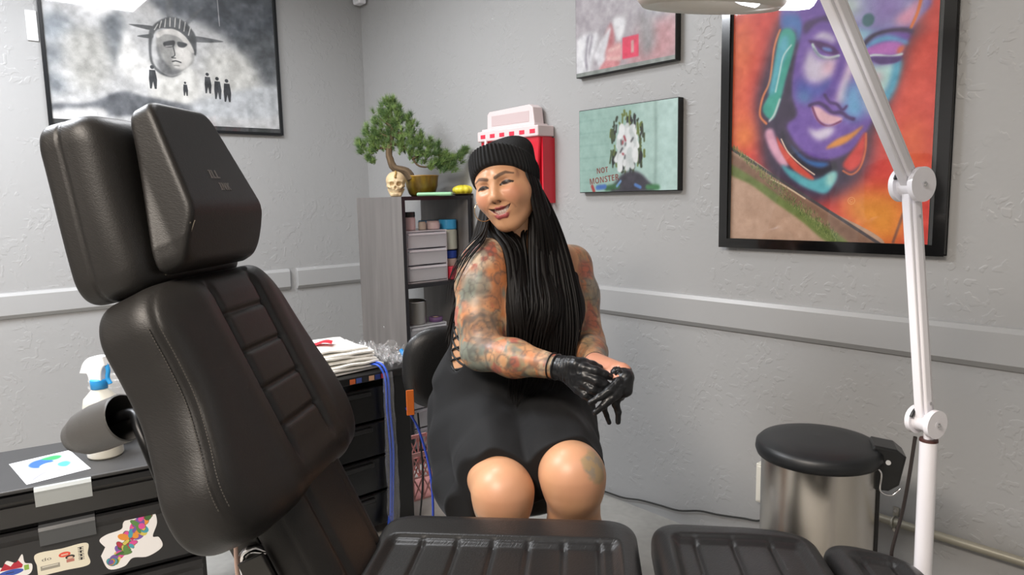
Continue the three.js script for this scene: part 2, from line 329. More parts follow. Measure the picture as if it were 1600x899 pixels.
// ---------------------------------------------------------------- the room
const RX = 5.7, RZ = 4.7;
struct('floor', span(-0.12, -0.12, -0.12, RX + 0.12, 0, RZ + 0.12).applyMatrix4(new THREE.Matrix4()), concrete);
metres(scene.getObjectByName('floor').geometry, 0.6);
struct('ceiling', span(-0.12, CEILING, -0.12, RX + 0.12, CEILING + 0.12, RZ + 0.12), std(0xd8d8d6, 0.8));
struct('wall_back', metres(span(-0.12, 0, -0.12, RX + 0.12, CEILING, 0), 1 / 1.3), wallPaint);
struct('wall_left', metres(span(-0.12, 0, 0, 0, CEILING, RZ + 0.12), 1 / 1.3), wallPaint);
struct('wall_right', metres(span(RX, 0, 0, RX + 0.12, CEILING, RZ + 0.12), 1 / 1.3), wallPaint);
struct('wall_front', metres(span(0, 0, RZ, RX, CEILING, RZ + 0.12), 1 / 1.3), wallPaint);
function railBoard(len) {                                  // flat board with a small top bead and a cove underneath
  const s = new THREE.Shape([[0, 0], [0.006, 0.001], [0.02, 0.017], [0.02, 0.1], [0.012, 0.112], [0, 0.114]].map((p) => new THREE.Vector2(...p)));
  return new THREE.ExtrudeGeometry(s, { depth: len, bevelEnabled: true, bevelSize: 0.002, bevelThickness: 0.002, bevelSegments: 1 });
}
struct('trim_1', railBoard(0.47).translate(0, 0.79, 0.022), railPaint);
struct('trim_2', railBoard(RZ - 0.545).translate(0, 0.79, 0.538), railPaint);
struct('trim_3', railBoard(RX - 0.03).rotateY(Math.PI / 2).scale(1, 1, -1).translate(0.026, 0.793, 0), railPaint);
{ const g = scene.getObjectByName('trim_3').geometry, ix = g.index ? g.index.array : null; if (!ix) { const p = g.attributes; for (const k of Object.keys(p)) { const a = p[k], n = a.itemSize; for (let i = 0; i < a.count; i += 3) for (let c = 0; c < n; c++) { const t = a.array[(i + 1) * n + c]; a.array[(i + 1) * n + c] = a.array[(i + 2) * n + c]; a.array[(i + 2) * n + c] = t; } } } g.computeVertexNormals(); }

// ceiling panels: glowing faces with the light just under them
PANELS.forEach(([x, z, sx, sz, col, power], i) => {
  const t = thing('ceiling_light', ['flat ceiling light panel over the corner by the black shelf unit', 'flat ceiling light panel near the wall with the grey statue print', 'flat ceiling light panel over the place of the photographer'][i], 'ceiling light', [x, CEILING, z]);
  obj('frame', [span(-sx / 2 - 0.03, -0.03, -sz / 2 - 0.03, sx / 2 + 0.03, 0, -sz / 2), span(-sx / 2 - 0.03, -0.03, sz / 2, sx / 2 + 0.03, 0, sz / 2 + 0.03), span(-sx / 2 - 0.03, -0.03, -sz / 2, -sx / 2, 0, sz / 2), span(sx / 2, -0.03, -sz / 2, sx / 2 + 0.03, 0, sz / 2)], whiteEnamel, t);
  obj('light_diffuser', span(-sx / 2, -0.02, -sz / 2, sx / 2, -0.012, sz / 2), std(0xffffff, 0.5, { emissive: col, emissiveIntensity: 1.2 }), t);
  const l = new THREE.RectAreaLight(col, power, sx, sz); l.position.set(x, CEILING - 0.026, z); l.lookAt(x, 0, z); scene.add(l);
});

// ---------------------------------------------------------------- pictures on the walls
function framed(name, label, at, turn, w, h, depth, bar, material, print, mat, glass) {
  const t = thing(name, label, 'picture', at, turn);       // hangs facing its own +z, origin at its lower left corner on the wall
  const s = new THREE.Shape([[0, 0], [w, 0], [w, h], [0, h]].map((p) => new THREE.Vector2(...p)));
  s.holes.push(new THREE.Path([[bar, bar], [bar, h - bar], [w - bar, h - bar], [w - bar, bar]].map((p) => new THREE.Vector2(...p))));
  const bevel = bar * 0.32;
  obj('frame', new THREE.ExtrudeGeometry(s, { depth: depth - bevel * 2, bevelEnabled: true, bevelSize: -bevel, bevelOffset: 0, bevelThickness: bevel, bevelSegments: 5 }).translate(0, 0, bevel), material, t);
  obj('backing', span(bar * 0.6, bar * 0.6, 0.001, w - bar * 0.6, h - bar * 0.6, 0.006), std(0x3d3f40, 0.6), t);
  const [ml, mr, mb, mt] = mat;
  obj('print', span(bar + ml, bar + mb, 0.0062, w - bar - mr, h - bar - mt, 0.0085), [0, 0, 0, 0, 1, 0].map((q) => (q ? print : std(0xd8d8d8, 0.7))), t);
  if (glass) obj('pane', span(bar * 0.7, bar * 0.7, 0.0105, w - bar * 0.7, h - bar * 0.7, 0.0125), glass, t);
  return t;
}
const statuePrint = std(0xf0f0f0, 0.5, { map: canvasTexture(1400, 916, (g, w, h) => {
  g.fillStyle = '#cccdce'; g.fillRect(0, 0, w, h); paint(g, statuePaint, w, h, 1.25);
  for (const [x, y, s, k] of [[0.41, 0.61, 1.3, 0], [0.655, 0.625, 1.2, 1], [0.7, 0.65, 1.3, 2], [0.745, 0.66, 1.35, 3], [0.55, 0.7, 0.8, 4]]) {   // small dark walkers
    const q = s * h * 0.05; g.fillStyle = '#34383d'; g.beginPath(); g.arc(x * w, y * h, q * 0.2, 0, 7); g.fill();
    g.beginPath(); g.moveTo(x * w - q * 0.3, y * h + q * 0.3); g.lineTo(x * w + q * 0.3, y * h + q * 0.3); g.lineTo(x * w + q * 0.42, y * h + q * 1.3); g.lineTo(x * w + q * 0.3, y * h + q * 2.3); g.lineTo(x * w + q * 0.1, y * h + q * 2.3); g.lineTo(x * w, y * h + q * 1.5); g.lineTo(x * w - q * 0.2, y * h + q * 2.3); g.lineTo(x * w - q * 0.36, y * h + q * 2.3); g.lineTo(x * w - q * 0.4, y * h + q * 1.2); g.fill();
  } speckle(g, w, h, 34, 5, 2.2);
}) });
framed('statue_print', 'wide black and white framed print of a crowned statue in smoke', [0, 1.641, 1.62], Math.PI / 2, 1.095, 0.74, 0.02, 0.013, phys(0x16181b, 0.3), statuePrint, [0.004, 0.004, 0.022, 0.004], clearGlass);
const facePrint = std(0xececec, 0.5, { map: canvasTexture(1100, 1586, (g, w, h) => {
  g.fillStyle = '#e2463c'; g.fillRect(0, 0, w, h); paint(g, facePaint, w, h, 1.55);
  const r = random(8);
  for (let i = 0; i < 900; i++) { const t = r(), x = mix(0.005, 0.6, t), y = mix(0.66, 1.0, t) + 0.02 * (r() - 0.5) * (1 + t * 2); g.strokeStyle = ['#56702e', '#7d8c48', '#4a5a28', '#9aa060'][(r() * 4) | 0]; g.lineWidth = 1 + r() * 2; g.beginPath(); g.moveTo(x * w, y * h); g.lineTo((x + 0.012 * (r() - 0.5)) * w, (y - 0.012 * r()) * h); g.stroke(); }
  g.strokeStyle = 'rgba(255,215,150,0.55)'; g.lineWidth = 3; g.beginPath(); g.arc(0.655 * w, 0.862 * h, 18, 0, 7); g.stroke(); g.beginPath(); g.arc(0.655 * w, 0.862 * h, 8, 0.8, 5.5); g.stroke();
  speckle(g, w, h, 22, 6, 1.6);
}) });
framed('mural_print', 'large black framed poster of a painted purple and turquoise face on red', [2.437, 1.09, 0], 0, 0.71, 0.98, 0.026, 0.031, phys(0x0a0a0b, 0.16, { clearcoat: 1, clearcoatRoughness: 0.06 }), facePrint, [0.004, 0.017, 0, 0.01], clearGlass);
function canvasPrint(name, label, x, y, w, h, map) {
  const t = thing(name, label, 'picture', [x, y, 0], 0);
  obj('stretcher', span(0, 0, 0.001, w, h, 0.03, 0.002), std(0x101313, 0.5), t);
  obj('print', span(0.003, 0.003, 0.0292, w - 0.003, h - 0.003, 0.0312), [0, 0, 0, 0, 1, 0].map((q) => (q ? std(0xd8d8d8, 0.35, { map }) : std(0x202423, 0.5))), t);
}
canvasPrint('canvas_print', 'unframed canvas print of pale folds and pink hands around a red block', 1.762, 1.755, 0.492, 0.335, canvasTexture(900, 612, (g, w, h) => {
  g.fillStyle = '#b9b2b8'; g.fillRect(0, 0, w, h);
  paint(g, [
    ['#c98f94', 50, 0, [650, 650, 800, 520, 1010, 500, 1010, 960, 560, 990]], ['#9f9a9c', 30, 0, [660, 450, 780, 480, 820, 800, 700, 900]], ['#aeb0b8', 40, 0, [720, 100, 1000, 100, 1000, 450, 760, 480]],
    ['#eeeef2', 16, 0, [0, 600, 40, 520, 150, 505, 250, 560, 200, 800, 120, 990, 0, 1000]], ['#a9a4ae', 10, 0, [120, 560, 190, 560, 150, 780, 120, 960, 90, 980]], ['#f6f6fa', 8, 14, [30, 560, 60, 760, 110, 960]], ['#f6f6fa', 8, 12, [160, 540, 130, 760, 150, 940]],
    ['#c8757a', 14, 0, [330, 560, 390, 450, 420, 600, 400, 760, 300, 760]], ['#ecebf0', 10, 0, [200, 770, 300, 590, 380, 500, 330, 760, 280, 980, 240, 880]], ['#f4f4f8', 12, 0, [400, 420, 520, 430, 520, 560, 460, 690, 420, 560]],
    ['#e8a8a8', 14, 0, [330, 760, 430, 690, 500, 720, 500, 850, 440, 900, 340, 900]], ['#d98c90', 10, 0, [250, 980, 330, 860, 420, 870, 480, 920, 400, 990]], ['#f0c0bc', 8, 22, [360, 760, 470, 740]], ['#f0c0bc', 8, 22, [350, 850, 480, 880]],
  ], w, h, 1);
  g.filter = 'blur(5px)'; g.fillStyle = '#f0345c'; g.fillRect(0.5 * w, 0.65 * h, 0.16 * w, 0.24 * h); g.fillStyle = '#d8a09c'; g.fillRect(0.585 * w, 0.7 * h, 0.03 * w, 0.14 * h); g.filter = 'none';
  g.fillStyle = '#8f9590'; g.fillRect(0, 0.955 * h, w, h); speckle(g, w, h, 26, 11, 2);
}));
canvasPrint('canvas_print', 'unframed canvas print in pale mint with a dark green and white brush splash', 1.776, 1.29, 0.492, 0.334, canvasTexture(900, 612, (g, w, h) => {
  g.fillStyle = '#9fc0b6'; g.fillRect(0, 0, w, h);
  const r = random(21), list = [['#c4e2dc', 30, 0, [780, -50, 1050, -50, 1050, 1050, 800, 1050]], ['#b6d4cc', 40, 0, [600, 0, 800, 0, 800, 1000, 640, 1000]]];
  for (let i = 0; i < 6; i++) list.push(['#86aaa0', 6, 5, [0, 130 + i * 150, 170, 125 + i * 152, 330, 128 + i * 150]]);
  list.push(['#86a097', 10, 12, [795, 0, 800, 500, 792, 1000]]);
  for (let i = 0; i < 70; i++) { const a = r() * 6.28, R = 0.8 + 0.35 * r(), x = 515 + 165 * R * Math.cos(a), y = 400 + 300 * R * Math.sin(a); list.push([['#4c5a3a', '#38402f', '#6f7d3e', '#2c2c2c'][(r() * 4) | 0], 3, 10 + r() * 12, [x, y, x + 20 * (r() - 0.5), y + 90 * r(), x + 30 * (r() - 0.5), y + 160 * r()]]); }
  for (let i = 0; i < 46; i++) { const x = 430 + 170 * r(), y = 230 + 330 * r(); list.push([['#eceff0', '#dde2e2', '#cfd6d6'][(r() * 3) | 0], 4, 26 + r() * 26, [x, y, x + 50 * (r() - 0.5), y + 60, x + 60 * (r() - 0.5), y + 150 * r() + 60]]); }
  for (let i = 0; i < 8; i++) { const x = 440 + 150 * r(), y = 300 + 300 * r(); list.push([['#5a5c5e', '#a8434c', '#6c7072'][i % 3], 5, 14, [x, y, x + 60 * (r() - 0.5), y + 60 * r()]]); }
  list.push(['#423f49', 10, 0, [420, 860, 500, 780, 620, 780, 720, 880, 770, 1010, 360, 1010]], ['#3c6a44', 8, 40, [300, 960, 420, 940]], ['#4c8a5a', 8, 36, [720, 960, 820, 965]], ['#4a72b8', 6, 36, [200, 950, 280, 940]], ['#5a86c8', 5, 24, [600, 930, 650, 960]], ['#a83a3a', 5, 26, [140, 930, 160, 990]], ['#7aa6d8', 4, 18, [410, 940, 450, 880]]);
  paint(g, list, w, h, 1);
  g.fillStyle = '#8a4a42'; g.font = 'bold 56px sans-serif'; g.save(); g.translate(0.19 * w, 0.78 * h); g.rotate(-0.08); g.fillText('NOT', 0, 0); g.restore();
  g.save(); g.translate(0.11 * w, 0.91 * h); g.rotate(-0.1); g.font = 'bold 62px sans-serif'; g.fillText('MONSTER', 0, 0); g.restore();
  speckle(g, w, h, 18, 12, 1.6);
}));
tag(obj('wall_plate', span(0, 2.01, 1.625, 0.008, 2.14, 1.668, 0.003), std(0xe9eaec, 0.5)), 'small white plate on the wall beside the statue print', 'wall plate');
{ const t = thing('motion_sensor', 'small white sensor box high up in the corner of the room', 'sensor', [0.02, 2.4, 0.012]);
  obj('body', span(0, 0, 0, 0.075, 0.12, 0.05, 0.01), whiteEnamel, t); obj('lens', span(0.012, 0.012, 0.046, 0.063, 0.05, 0.055, 0.004), std(0xdfe2e6, 0.3), t); }

// ---------------------------------------------------------------- along the right-hand wall
{ const t = thing('outlet_box', 'white surface-mounted outlet box low on the wall behind the bin', 'outlet', [2.602, 0.208, 0]);
  obj('housing', span(0, 0, 0, 0.075, 0.14, 0.032, 0.004), std(0xdedcd2, 0.45), t); obj('cover_plate', span(0.006, 0.008, 0.031, 0.069, 0.132, 0.036, 0.002), std(0xe8e6dc, 0.4), t);
  for (const y of [0.045, 0.095]) obj('socket', span(0.025, y - 0.012, 0.035, 0.05, y + 0.012, 0.0372, 0.001), std(0x55544f, 0.5), t); }
{ const t = thing('conduit_pipe', 'grey painted conduit pipe running along the foot of the wall', 'pipe', [2.72, 0.285, 0.024]);
  obj('pipe', rod([0, 0, 0], [2.9, 0, 0], 0.0125, 0.0125, 20), std(0x9a9688, 0.4, { metalness: 0.2 }), t);
  for (const x of [0.33, 1.9]) { const c = obj('clamp', [new THREE.TorusGeometry(0.0145, 0.003, 8, 24).rotateY(Math.PI / 2).translate(x, 0, 0), span(x - 0.008, 0.012, -0.022, x + 0.008, 0.04, -0.018), span(x - 0.008, -0.04, -0.022, x + 0.008, -0.012, -0.018)], std(0xbcbab2, 0.3, { metalness: 0.8 }), t); for (const s of [0.03, -0.03]) obj('screw', rod([x, s, -0.02], [x, s, -0.012], 0.005), chrome, c); } }
tag(obj('power_cord', tube([[1.3, 0.012, 0.3], [1.6, 0.011, 0.13], [1.8, 0.014, 0.02], [1.89, 0.019, 0.014], [1.996, 0.024, 0.014], [2.08, 0.04, 0.012], [2.176, 0.05, 0.012], [2.268, 0.058, 0.012], [2.369, 0.089, 0.012], [2.438, 0.099, 0.012], [2.543, 0.12, 0.012], [2.617, 0.138, 0.014], [2.65, 0.19, 0.02], [2.64, 0.235, 0.044]], 0.0036, 90)
  , std(0x23231f, 0.5)), 'thin black power cord drooping along the foot of the wall to the outlet', 'cord');

// sharps container on the wall
{ const t = thing('sharps_container', 'red sharps container with a translucent white lid hanging on the wall', 'sharps container', [1.205, 1.23, 0.004]);
  const red = phys(0xd0142c, 0.35, { clearcoat: 0.3 }), w = 0.385, D = 0.085;
  const s = new THREE.Shape([[0.03, 0], [w - 0.03, 0], [w, 0.31], [0, 0.31]].map((p) => new THREE.Vector2(...p)));
  obj('bin', new THREE.ExtrudeGeometry(s, { depth: D - 0.02, bevelEnabled: true, bevelSize: 0.008, bevelThickness: 0.008, bevelSegments: 3 }).translate(0, 0, 0.01), red, t);
  obj('bracket', [span(w + 0.004, 0.02, -0.004, w + 0.012, 0.3, D * 0.8), span(-0.012, 0.02, -0.004, -0.004, 0.3, D * 0.8), span(0, 0.02, -0.004, w, 0.06, 0.001)], red, t);
  const milky = phys(0xf4e6e6, 0.3, { transmission: 0.25, thickness: 0 });
  const lid = obj('lid', [span(-0.014, 0.305, 0.0, w + 0.014, 0.352, D + 0.012, 0.006), span(0.005, 0.35, 0.004, w - 0.02, 0.362, D, 0.004)], milky, t);
  const hood = new THREE.Shape([[0.03, 0.36], [0.345, 0.36], [0.335, 0.43], [0.315, 0.442], [0.045, 0.436], [0.033, 0.425]].map((p) => new THREE.Vector2(...p)));
  obj('flap', new THREE.ExtrudeGeometry(hood, { depth: 0.05, bevelEnabled: true, bevelSize: 0.004, bevelThickness: 0.004, bevelSegments: 2 }).translate(0, 0, 0.015), milky, t);
  obj('opening', span(0.06, 0.372, 0.066, 0.315, 0.42, 0.0705, 0.006), phys(0xd9c6c6, 0.3, { transmission: 0.2, thickness: 0 }), t);
  for (let i = 0; i < 6; i++) obj('slot', span(0.012 + i * 0.067, 0.318, D + 0.0105, 0.046 + i * 0.067, 0.336, D + 0.0135, 0.002), std(0xd8324a, 0.4), lid);
  obj('handle', tube([[0.05, 0.31, D + 0.012], [0.055, 0.28, D + 0.016], [0.075, 0.25, D + 0.018], [0.13, 0.235, D + 0.018], [0.2, 0.232, D + 0.018]], 0.008, 30), milky, t);
}

// pedal bin
{ const [bx, by, bz] = spot(0.79, 1.79); const t = thing('pedal_bin', 'round stainless steel pedal bin with a black lid standing by the wall', 'bin', [bx, 0, bz], TURN);
  const steel = phys(0xd2cec8, 0.24, { metalness: 1, anisotropy: 0.7, anisotropyRotation: 0 });
  const R = 0.139;
  obj('base_ring', lathe([[0, 0.0], [R + 0.006, 0.0], [R + 0.008, 0.012], [R + 0.006, 0.03], [R, 0.034], [0, 0.034]]), blackPlastic, t);
  obj('body', lathe([[R - 0.002, 0.032], [R, 0.034], [R, 0.6], [R - 0.004, 0.602], [R - 0.004, 0.04]], 96), steel, t);
  const lid = obj('lid', lathe([[R + 0.003, 0.592], [R + 0.012, 0.594], [R + 0.016, 0.606], [R + 0.014, 0.622], [R + 0.004, 0.632], [R - 0.02, 0.638], [0.08, 0.644], [0, 0.646]], 80), std(0x1d1f21, 0.42), t);
  obj('rim', new THREE.TorusGeometry(R - 0.004, 0.005, 8, 80).rotateX(Math.PI / 2).translate(0, 0.6, 0), std(0x9c9c98, 0.4), t);
  const hinge = thing('x', '', ''); scene.remove(hinge);
  const hs = new THREE.Shape([[0, 0.638], [0.045, 0.632], [0.062, 0.618], [0.05, 0.55], [0.03, 0.535], [-0.03, 0.535], [-0.035, 0.58]].map((p) => new THREE.Vector2(...p)));
  obj('hinge', new THREE.ExtrudeGeometry(hs, { depth: 0.07, bevelEnabled: true, bevelSize: 0.006, bevelThickness: 0.006, bevelSegments: 3 }).translate(R - 0.008, 0, -0.035).rotateY(-0.35), std(0x161718, 0.3), t);
  obj('hinge_pin', rod([R + 0.02, 0.605, 0.036], [R + 0.02, 0.605, 0.0445], 0.006).rotateY(-0.35), std(0xcfcfcf, 0.3), t);
  obj('bucket_handle', tube([[R - 0.02, 0.6, 0.05], [R + 0.004, 0.58, 0.046], [R + 0.006, 0.53, 0.046], [R + 0.03, 0.522, 0.044], [R + 0.05, 0.54, 0.04]].map((p) => p), 0.0025, 40).rotateY(-0.35), chrome, t);
  obj('rear_strut', span(R - 0.002, 0.03, -0.012, R + 0.01, 0.56, 0.012, 0.004).rotateY(-0.35), blackPlastic, t);
  obj('pedal', [span(-R - 0.07, 0.012, -0.03, -R - 0.02, 0.022, 0.03, 0.004), span(-R - 0.03, 0.014, -0.012, -R + 0.01, 0.02, 0.012)], blackPlastic, t);
}

// magnifier lamp on a stand: its arm reaches up towards the ceiling, its head over the top of the picture
{ const [lx, ly, lz] = spot(0.814, 1.35); const t = thing('magnifier_lamp', 'white jointed magnifier lamp on a tall floor stand in front of the wall', 'lamp', [lx, 0, lz], TURN);
  const p = (r, y, d) => [r - 0.814, y, -(d - 1.35)];
  obj('base', [lathe([[0, 0], [0.15, 0], [0.15, 0.012], [0.14, 0.024], [0.03, 0.034], [0.028, 0.06], [0, 0.06]])], whiteEnamel, t);
  obj('pole', [rod([0.006, 0.05, 0], [0, 0.785, 0], 0.0165, 0.0165, 32)], whiteEnamel, t);
  obj('pole_cap', rod([0, 0.785, 0], [0, 0.79, 0], 0.017, 0.0165, 32), std(0x4a2a26, 0.5), t);
  obj('stem', rod([0, 0.786, 0], [-0.004, 0.815, 0], 0.009), whiteEnamel, t);
  const E = V(...p(0.756, 1.287, 1.35)), S = V(...p(0.806, 0.825, 1.35)), Hd = V(...p(0.435, 1.655, 1.085));
  function arm(a, b, w, d, name) {
    const L = a.distanceTo(b), y = b.clone().sub(a).normalize(), zf = V(0.4, 0, 1).normalize(), x = y.clone().cross(zf).normalize(), z = x.clone().cross(y).normalize();
    const m = new THREE.Matrix4().makeBasis(x, y, z).setPosition(a);
    const G = [box(0, L / 2, 0, w * 0.52, L, d, 0.004), box(-w * 0.36, L / 2, -0.002, w * 0.24, L - 0.004, d * 0.8, 0.003), box(w * 0.36, L / 2, -0.002, w * 0.24, L - 0.004, d * 0.8, 0.003)];
    const o = obj(name, G.map((g) => g.applyMatrix4(m)), whiteEnamel, t);
    for (const v of [0.04, L - 0.06]) obj('rivet', rod([0, v, d / 2], [0, v, d / 2 + 0.003], 0.003).applyMatrix4(m), chrome, o);
  }
  arm(S, E, 0.036, 0.022, 'lower_arm'); arm(E, Hd, 0.036, 0.022, 'upper_arm');
  function joint(at, r, name, dx = 0, dz = 0.024) {
    const disc = (z, th, rr) => new THREE.CylinderGeometry(rr, rr, th, 40).rotateX(Math.PI / 2).translate(0, 0, z);
    const q = new THREE.Quaternion().setFromEuler(new THREE.Euler(0.0, 0.4, 0));
    const mv = (g) => g.applyQuaternion(q).translate(at.x, at.y, at.z);
    const o = obj(name, [disc(0.02, 0.01, r), disc(-0.02, 0.01, r), disc(0, 0.034, r * 0.72)].map(mv), whiteEnamel, t);
    obj('band', mv(new THREE.TorusGeometry(r * 0.98, 0.0035, 8, 40, 2.6).rotateZ(0.2).translate(0, 0, -0.012)), std(0x1c1c20, 0.4), o);
    obj('bolt', [disc(0.026, 0.005, 0.0048), disc(0.0285, 0.004, 0.0028)].map(mv), chrome, o);
  }
  joint(E, 0.0325, 'elbow_joint'); joint(S, 0.028, 'base_joint');
  // head: a round magnifier housing with a bright ring under it
  const c = V(...p(0.282, 1.547, 1.02)), q = new THREE.Quaternion().setFromEuler(new THREE.Euler(0.16, 0, -0.06)), mv = (g) => g.applyQuaternion(q).translate(c.x, c.y, c.z);
  const hd = obj('lamp_head', mv(lathe([[0.056, 0.0], [0.07, -0.011], [0.092, -0.015], [0.102, -0.004], [0.104, 0.012], [0.096, 0.03], [0.08, 0.038], [0.06, 0.036], [0.054, 0.018], [0.056, 0.0]], 72)), std(0xc9c5be, 0.4), t);
  obj('lens', mv(lathe([[0.0, 0.004], [0.054, 0.012], [0.054, 0.02], [0, 0.028]], 48)), phys(0xffffff, 0.02, { transmission: 1, thickness: 0.01, ior: 1.5 }), hd);
  const bar = V(...p(0.372, 1.548, 1.0)), bq = new THREE.Quaternion().setFromEuler(new THREE.Euler(0.1, 0.2, -0.12)), bm = (g) => g.applyQuaternion(bq).translate(bar.x, bar.y, bar.z);
  obj('light_housing', bm(span(-0.075, 0.0, -0.05, 0.055, 0.035, 0.05, 0.012)), whiteEnamel, t);
  obj('light_panel', bm(new THREE.CylinderGeometry(0.056, 0.048, 0.02, 12).scale(1.15, 1, 0.85).translate(-0.01, -0.008, 0)), std(0xffffff, 0.4, { emissive: 0xf2f7ff, emissiveIntensity: 2.4 }), t);
  const l = new THREE.RectAreaLight(0xf2f7ff, 26, 0.11, 0.08); const wp = t.localToWorld(bar.clone().add(V(-0.01, -0.022, 0))); l.position.copy(wp); l.lookAt(wp.clone().add(V(-0.12, -1, -0.18))); scene.add(l);
  obj('bracket', [rod([Hd.x, Hd.y, Hd.z], [bar.x + 0.03, bar.y + 0.03, bar.z], 0.011), rod([bar.x, bar.y + 0.03, bar.z], [c.x + 0.06, c.y + 0.01, c.z], 0.01)], whiteEnamel, t);
  obj('cord', tube([[-0.02, 0.79, -0.012], [-0.024, 0.7, -0.02], [-0.03, 0.62, -0.028], [-0.04, 0.57, -0.03], [-0.046, 0.53, -0.03], [-0.036, 0.47, -0.03], [-0.022, 0.42, -0.03], [-0.03, 0.40, -0.035], [-0.06, 0.385, -0.05], [-0.075, 0.35, -0.06], [-0.08, 0.2, -0.08], [-0.07, 0.02, -0.13]], 0.0036, 80), std(0x2a2321, 0.5), t);
}
// ---------------------------------------------------------------- shelf unit in the corner and what stands on it
{ const t = thing('shelf_unit', 'tall narrow black wood shelf unit with three open compartments', 'shelf', [0, 0, 0]);
  const x0 = 0.62, x1 = 1.034, z0 = 0.03, z1 = 0.43, w = 0.018;
  const side = (z) => metres(span(x0, 0, z, x1, 1.292, z + w, 0.0015), 0.7);
  obj('side_panel', side(z1 - w), woodDark, t); obj('side_panel', side(z0), woodDark, t);
  obj('top', span(x0, 1.274, z0 + w, x1, 1.292, z1 - w), woodBlack, t);
  for (const y of [0.05, 0.447, 0.862]) obj('shelf', span(x0, y, z0 + w, x1 - 0.002, y + 0.018, z1 - w), woodBlack, t);
  obj('edge_band', [span(x1, 0, z1 - w, x1 + 0.0012, 1.292, z1), span(x1, 0, z0, x1 + 0.0012, 1.292, z0 + w)], woodBlack, t);
  for (const y of [0.66, 0.26]) obj('screw', new THREE.SphereGeometry(0.005, 12, 8).scale(1, 1, 0.4).translate(0.83, y, z1), chrome, t);
}
function drawerTower(label, x, y, z, w, h, d, n, tint) {   // open towards +x
  const t = thing('drawer_tower', label, 'drawer unit', [x, y, z], 0, undefined);
  const body = phys(tint, 0.3, { transmission: 0.45, thickness: 0 }), front = phys(0xe6e6ea, 0.35, { transmission: 0.5, thickness: 0 });
  const k = 0.006;
  obj('case', [span(-d, 0, -w / 2, 0, k, w / 2), span(-d, h - k, -w / 2, 0, h, w / 2), span(-d, k, -w / 2, 0, h - k, -w / 2 + k), span(-d, k, w / 2 - k, 0, h - k, w / 2), span(-d, k, -w / 2 + k, -d + k, h - k, w / 2 - k)], body, t);
  const s = (h - k * 2) / n, r = random(Math.round(x * 1000 + y * 77));
  for (let i = 0; i < n; i++) {
    const y0 = k + i * s + 0.003, y1 = k + (i + 1) * s - 0.004;
    const dr = obj('drawer', [span(-0.008, y0, -w / 2 + k + 0.001, 0.004, y1, w / 2 - k - 0.001, 0.003), span(-d + 0.02, y0, -w / 2 + k + 0.004, -0.01, y0 + 0.003, w / 2 - k - 0.004)], front, t);
    obj('lip', span(0.003, y1 - 0.012, -w / 2 + k + 0.003, 0.012, y1 - 0.004, w / 2 - k - 0.003, 0.003), body, dr);
    obj('contents', Array.from({ length: 5 }, () => { const a = r() * 0.7 - 0.35, b = -0.05 - r() * (d - 0.12), q = s * (0.25 + 0.4 * r()); return box(b, y0 + 0.003 + q / 2, a * (w - 0.06), 0.05, q, 0.05, 0.004); }), std([0xb9b4ac, 0x8f959b, 0xc8b9a8][i % 3], 0.7), dr);
  }
  return t;
}
drawerTower('clear plastic drawer tower with three drawers on the upper shelf', 1.0, 0.88, 0.275, 0.235, 0.25, 0.3, 3, 0xf1ecf0);
drawerTower('clear plastic drawer box on the middle shelf beneath the steel tin', 1.0, 0.465, 0.285, 0.22, 0.21, 0.3, 2, 0xe4e6ea);
drawerTower('clear plastic drawer tower in the bottom compartment of the shelf unit', 1.0, 0.068, 0.285, 0.22, 0.3, 0.3, 3, 0xd9d2d8);
function jar(label, x, y, z, r, h, col, lidCol, lidH, opts = {}) {
  const t = thing(opts.name ?? 'jar', label, opts.cat ?? 'jar', [x, y, z]);
  obj('body', lathe([[0, 0], [r * 0.92, 0], [r, 0.006], [r, h - 0.012], [r * 0.86, h], [0, h]], 32), opts.material ?? std(col, 0.4), t);
  if (lidCol !== undefined) obj('lid', lathe([[0, h - 0.004], [r * 0.95, h - 0.004], [r * 0.98, h], [r * 0.98, h + lidH - 0.003], [r * 0.93, h + lidH], [0, h + lidH]], 32), std(lidCol, 0.35), t);
  return t;
}
jar('pale pink jar with a black lid on the upper drawer tower', 0.94, 1.1305, 0.34, 0.037, 0.068, 0xcfb9bb, 0x141414, 0.02);
{ const cup = jar('small beige cup between the pink jar and a pink cup', 0.955, 1.1305, 0.268, 0.019, 0.04, 0xb8aa9c, undefined, 0, { name: 'cup', cat: 'cup' });
  const c2 = cup.clone(); c2.name = numbered('cup'); scene.add(c2); c2.position.set(0.955, 1.1305, 0.205); c2.scale.set(1.75, 1.05, 1.75); c2.children[0].material = std(0xc9b3b3, 0.4); c2.userData.label = 'wide pale pink cup at the right end of the upper drawer tower'; }
jar('dull white jar with a dark blue lid standing under the light blue lidded jar', 0.93, 0.8805, 0.098, 0.042, 0.105, 0xb7a49a, 0x1c3f9a, 0.035);
jar('cloudy white jar with a light blue lid stacked on another jar', 0.93, 1.0255, 0.098, 0.045, 0.105, 0xb9bcae, 0x3fa6dc, 0.045);
tag(obj('blue_box', span(0.74, 0.8805, 0.06, 0.84, 1.17, 0.15, 0.006), std(0x3796c8, 0.4)), 'light blue box at the back of the upper shelf behind the jars', 'box');
tag(obj('red_packet', span(0.965, 0.8805, 0.055, 1.02, 0.945, 0.15, 0.006), std(0xb02a3a, 0.5)), 'small red packet in front of the jars on the upper shelf', 'packet');
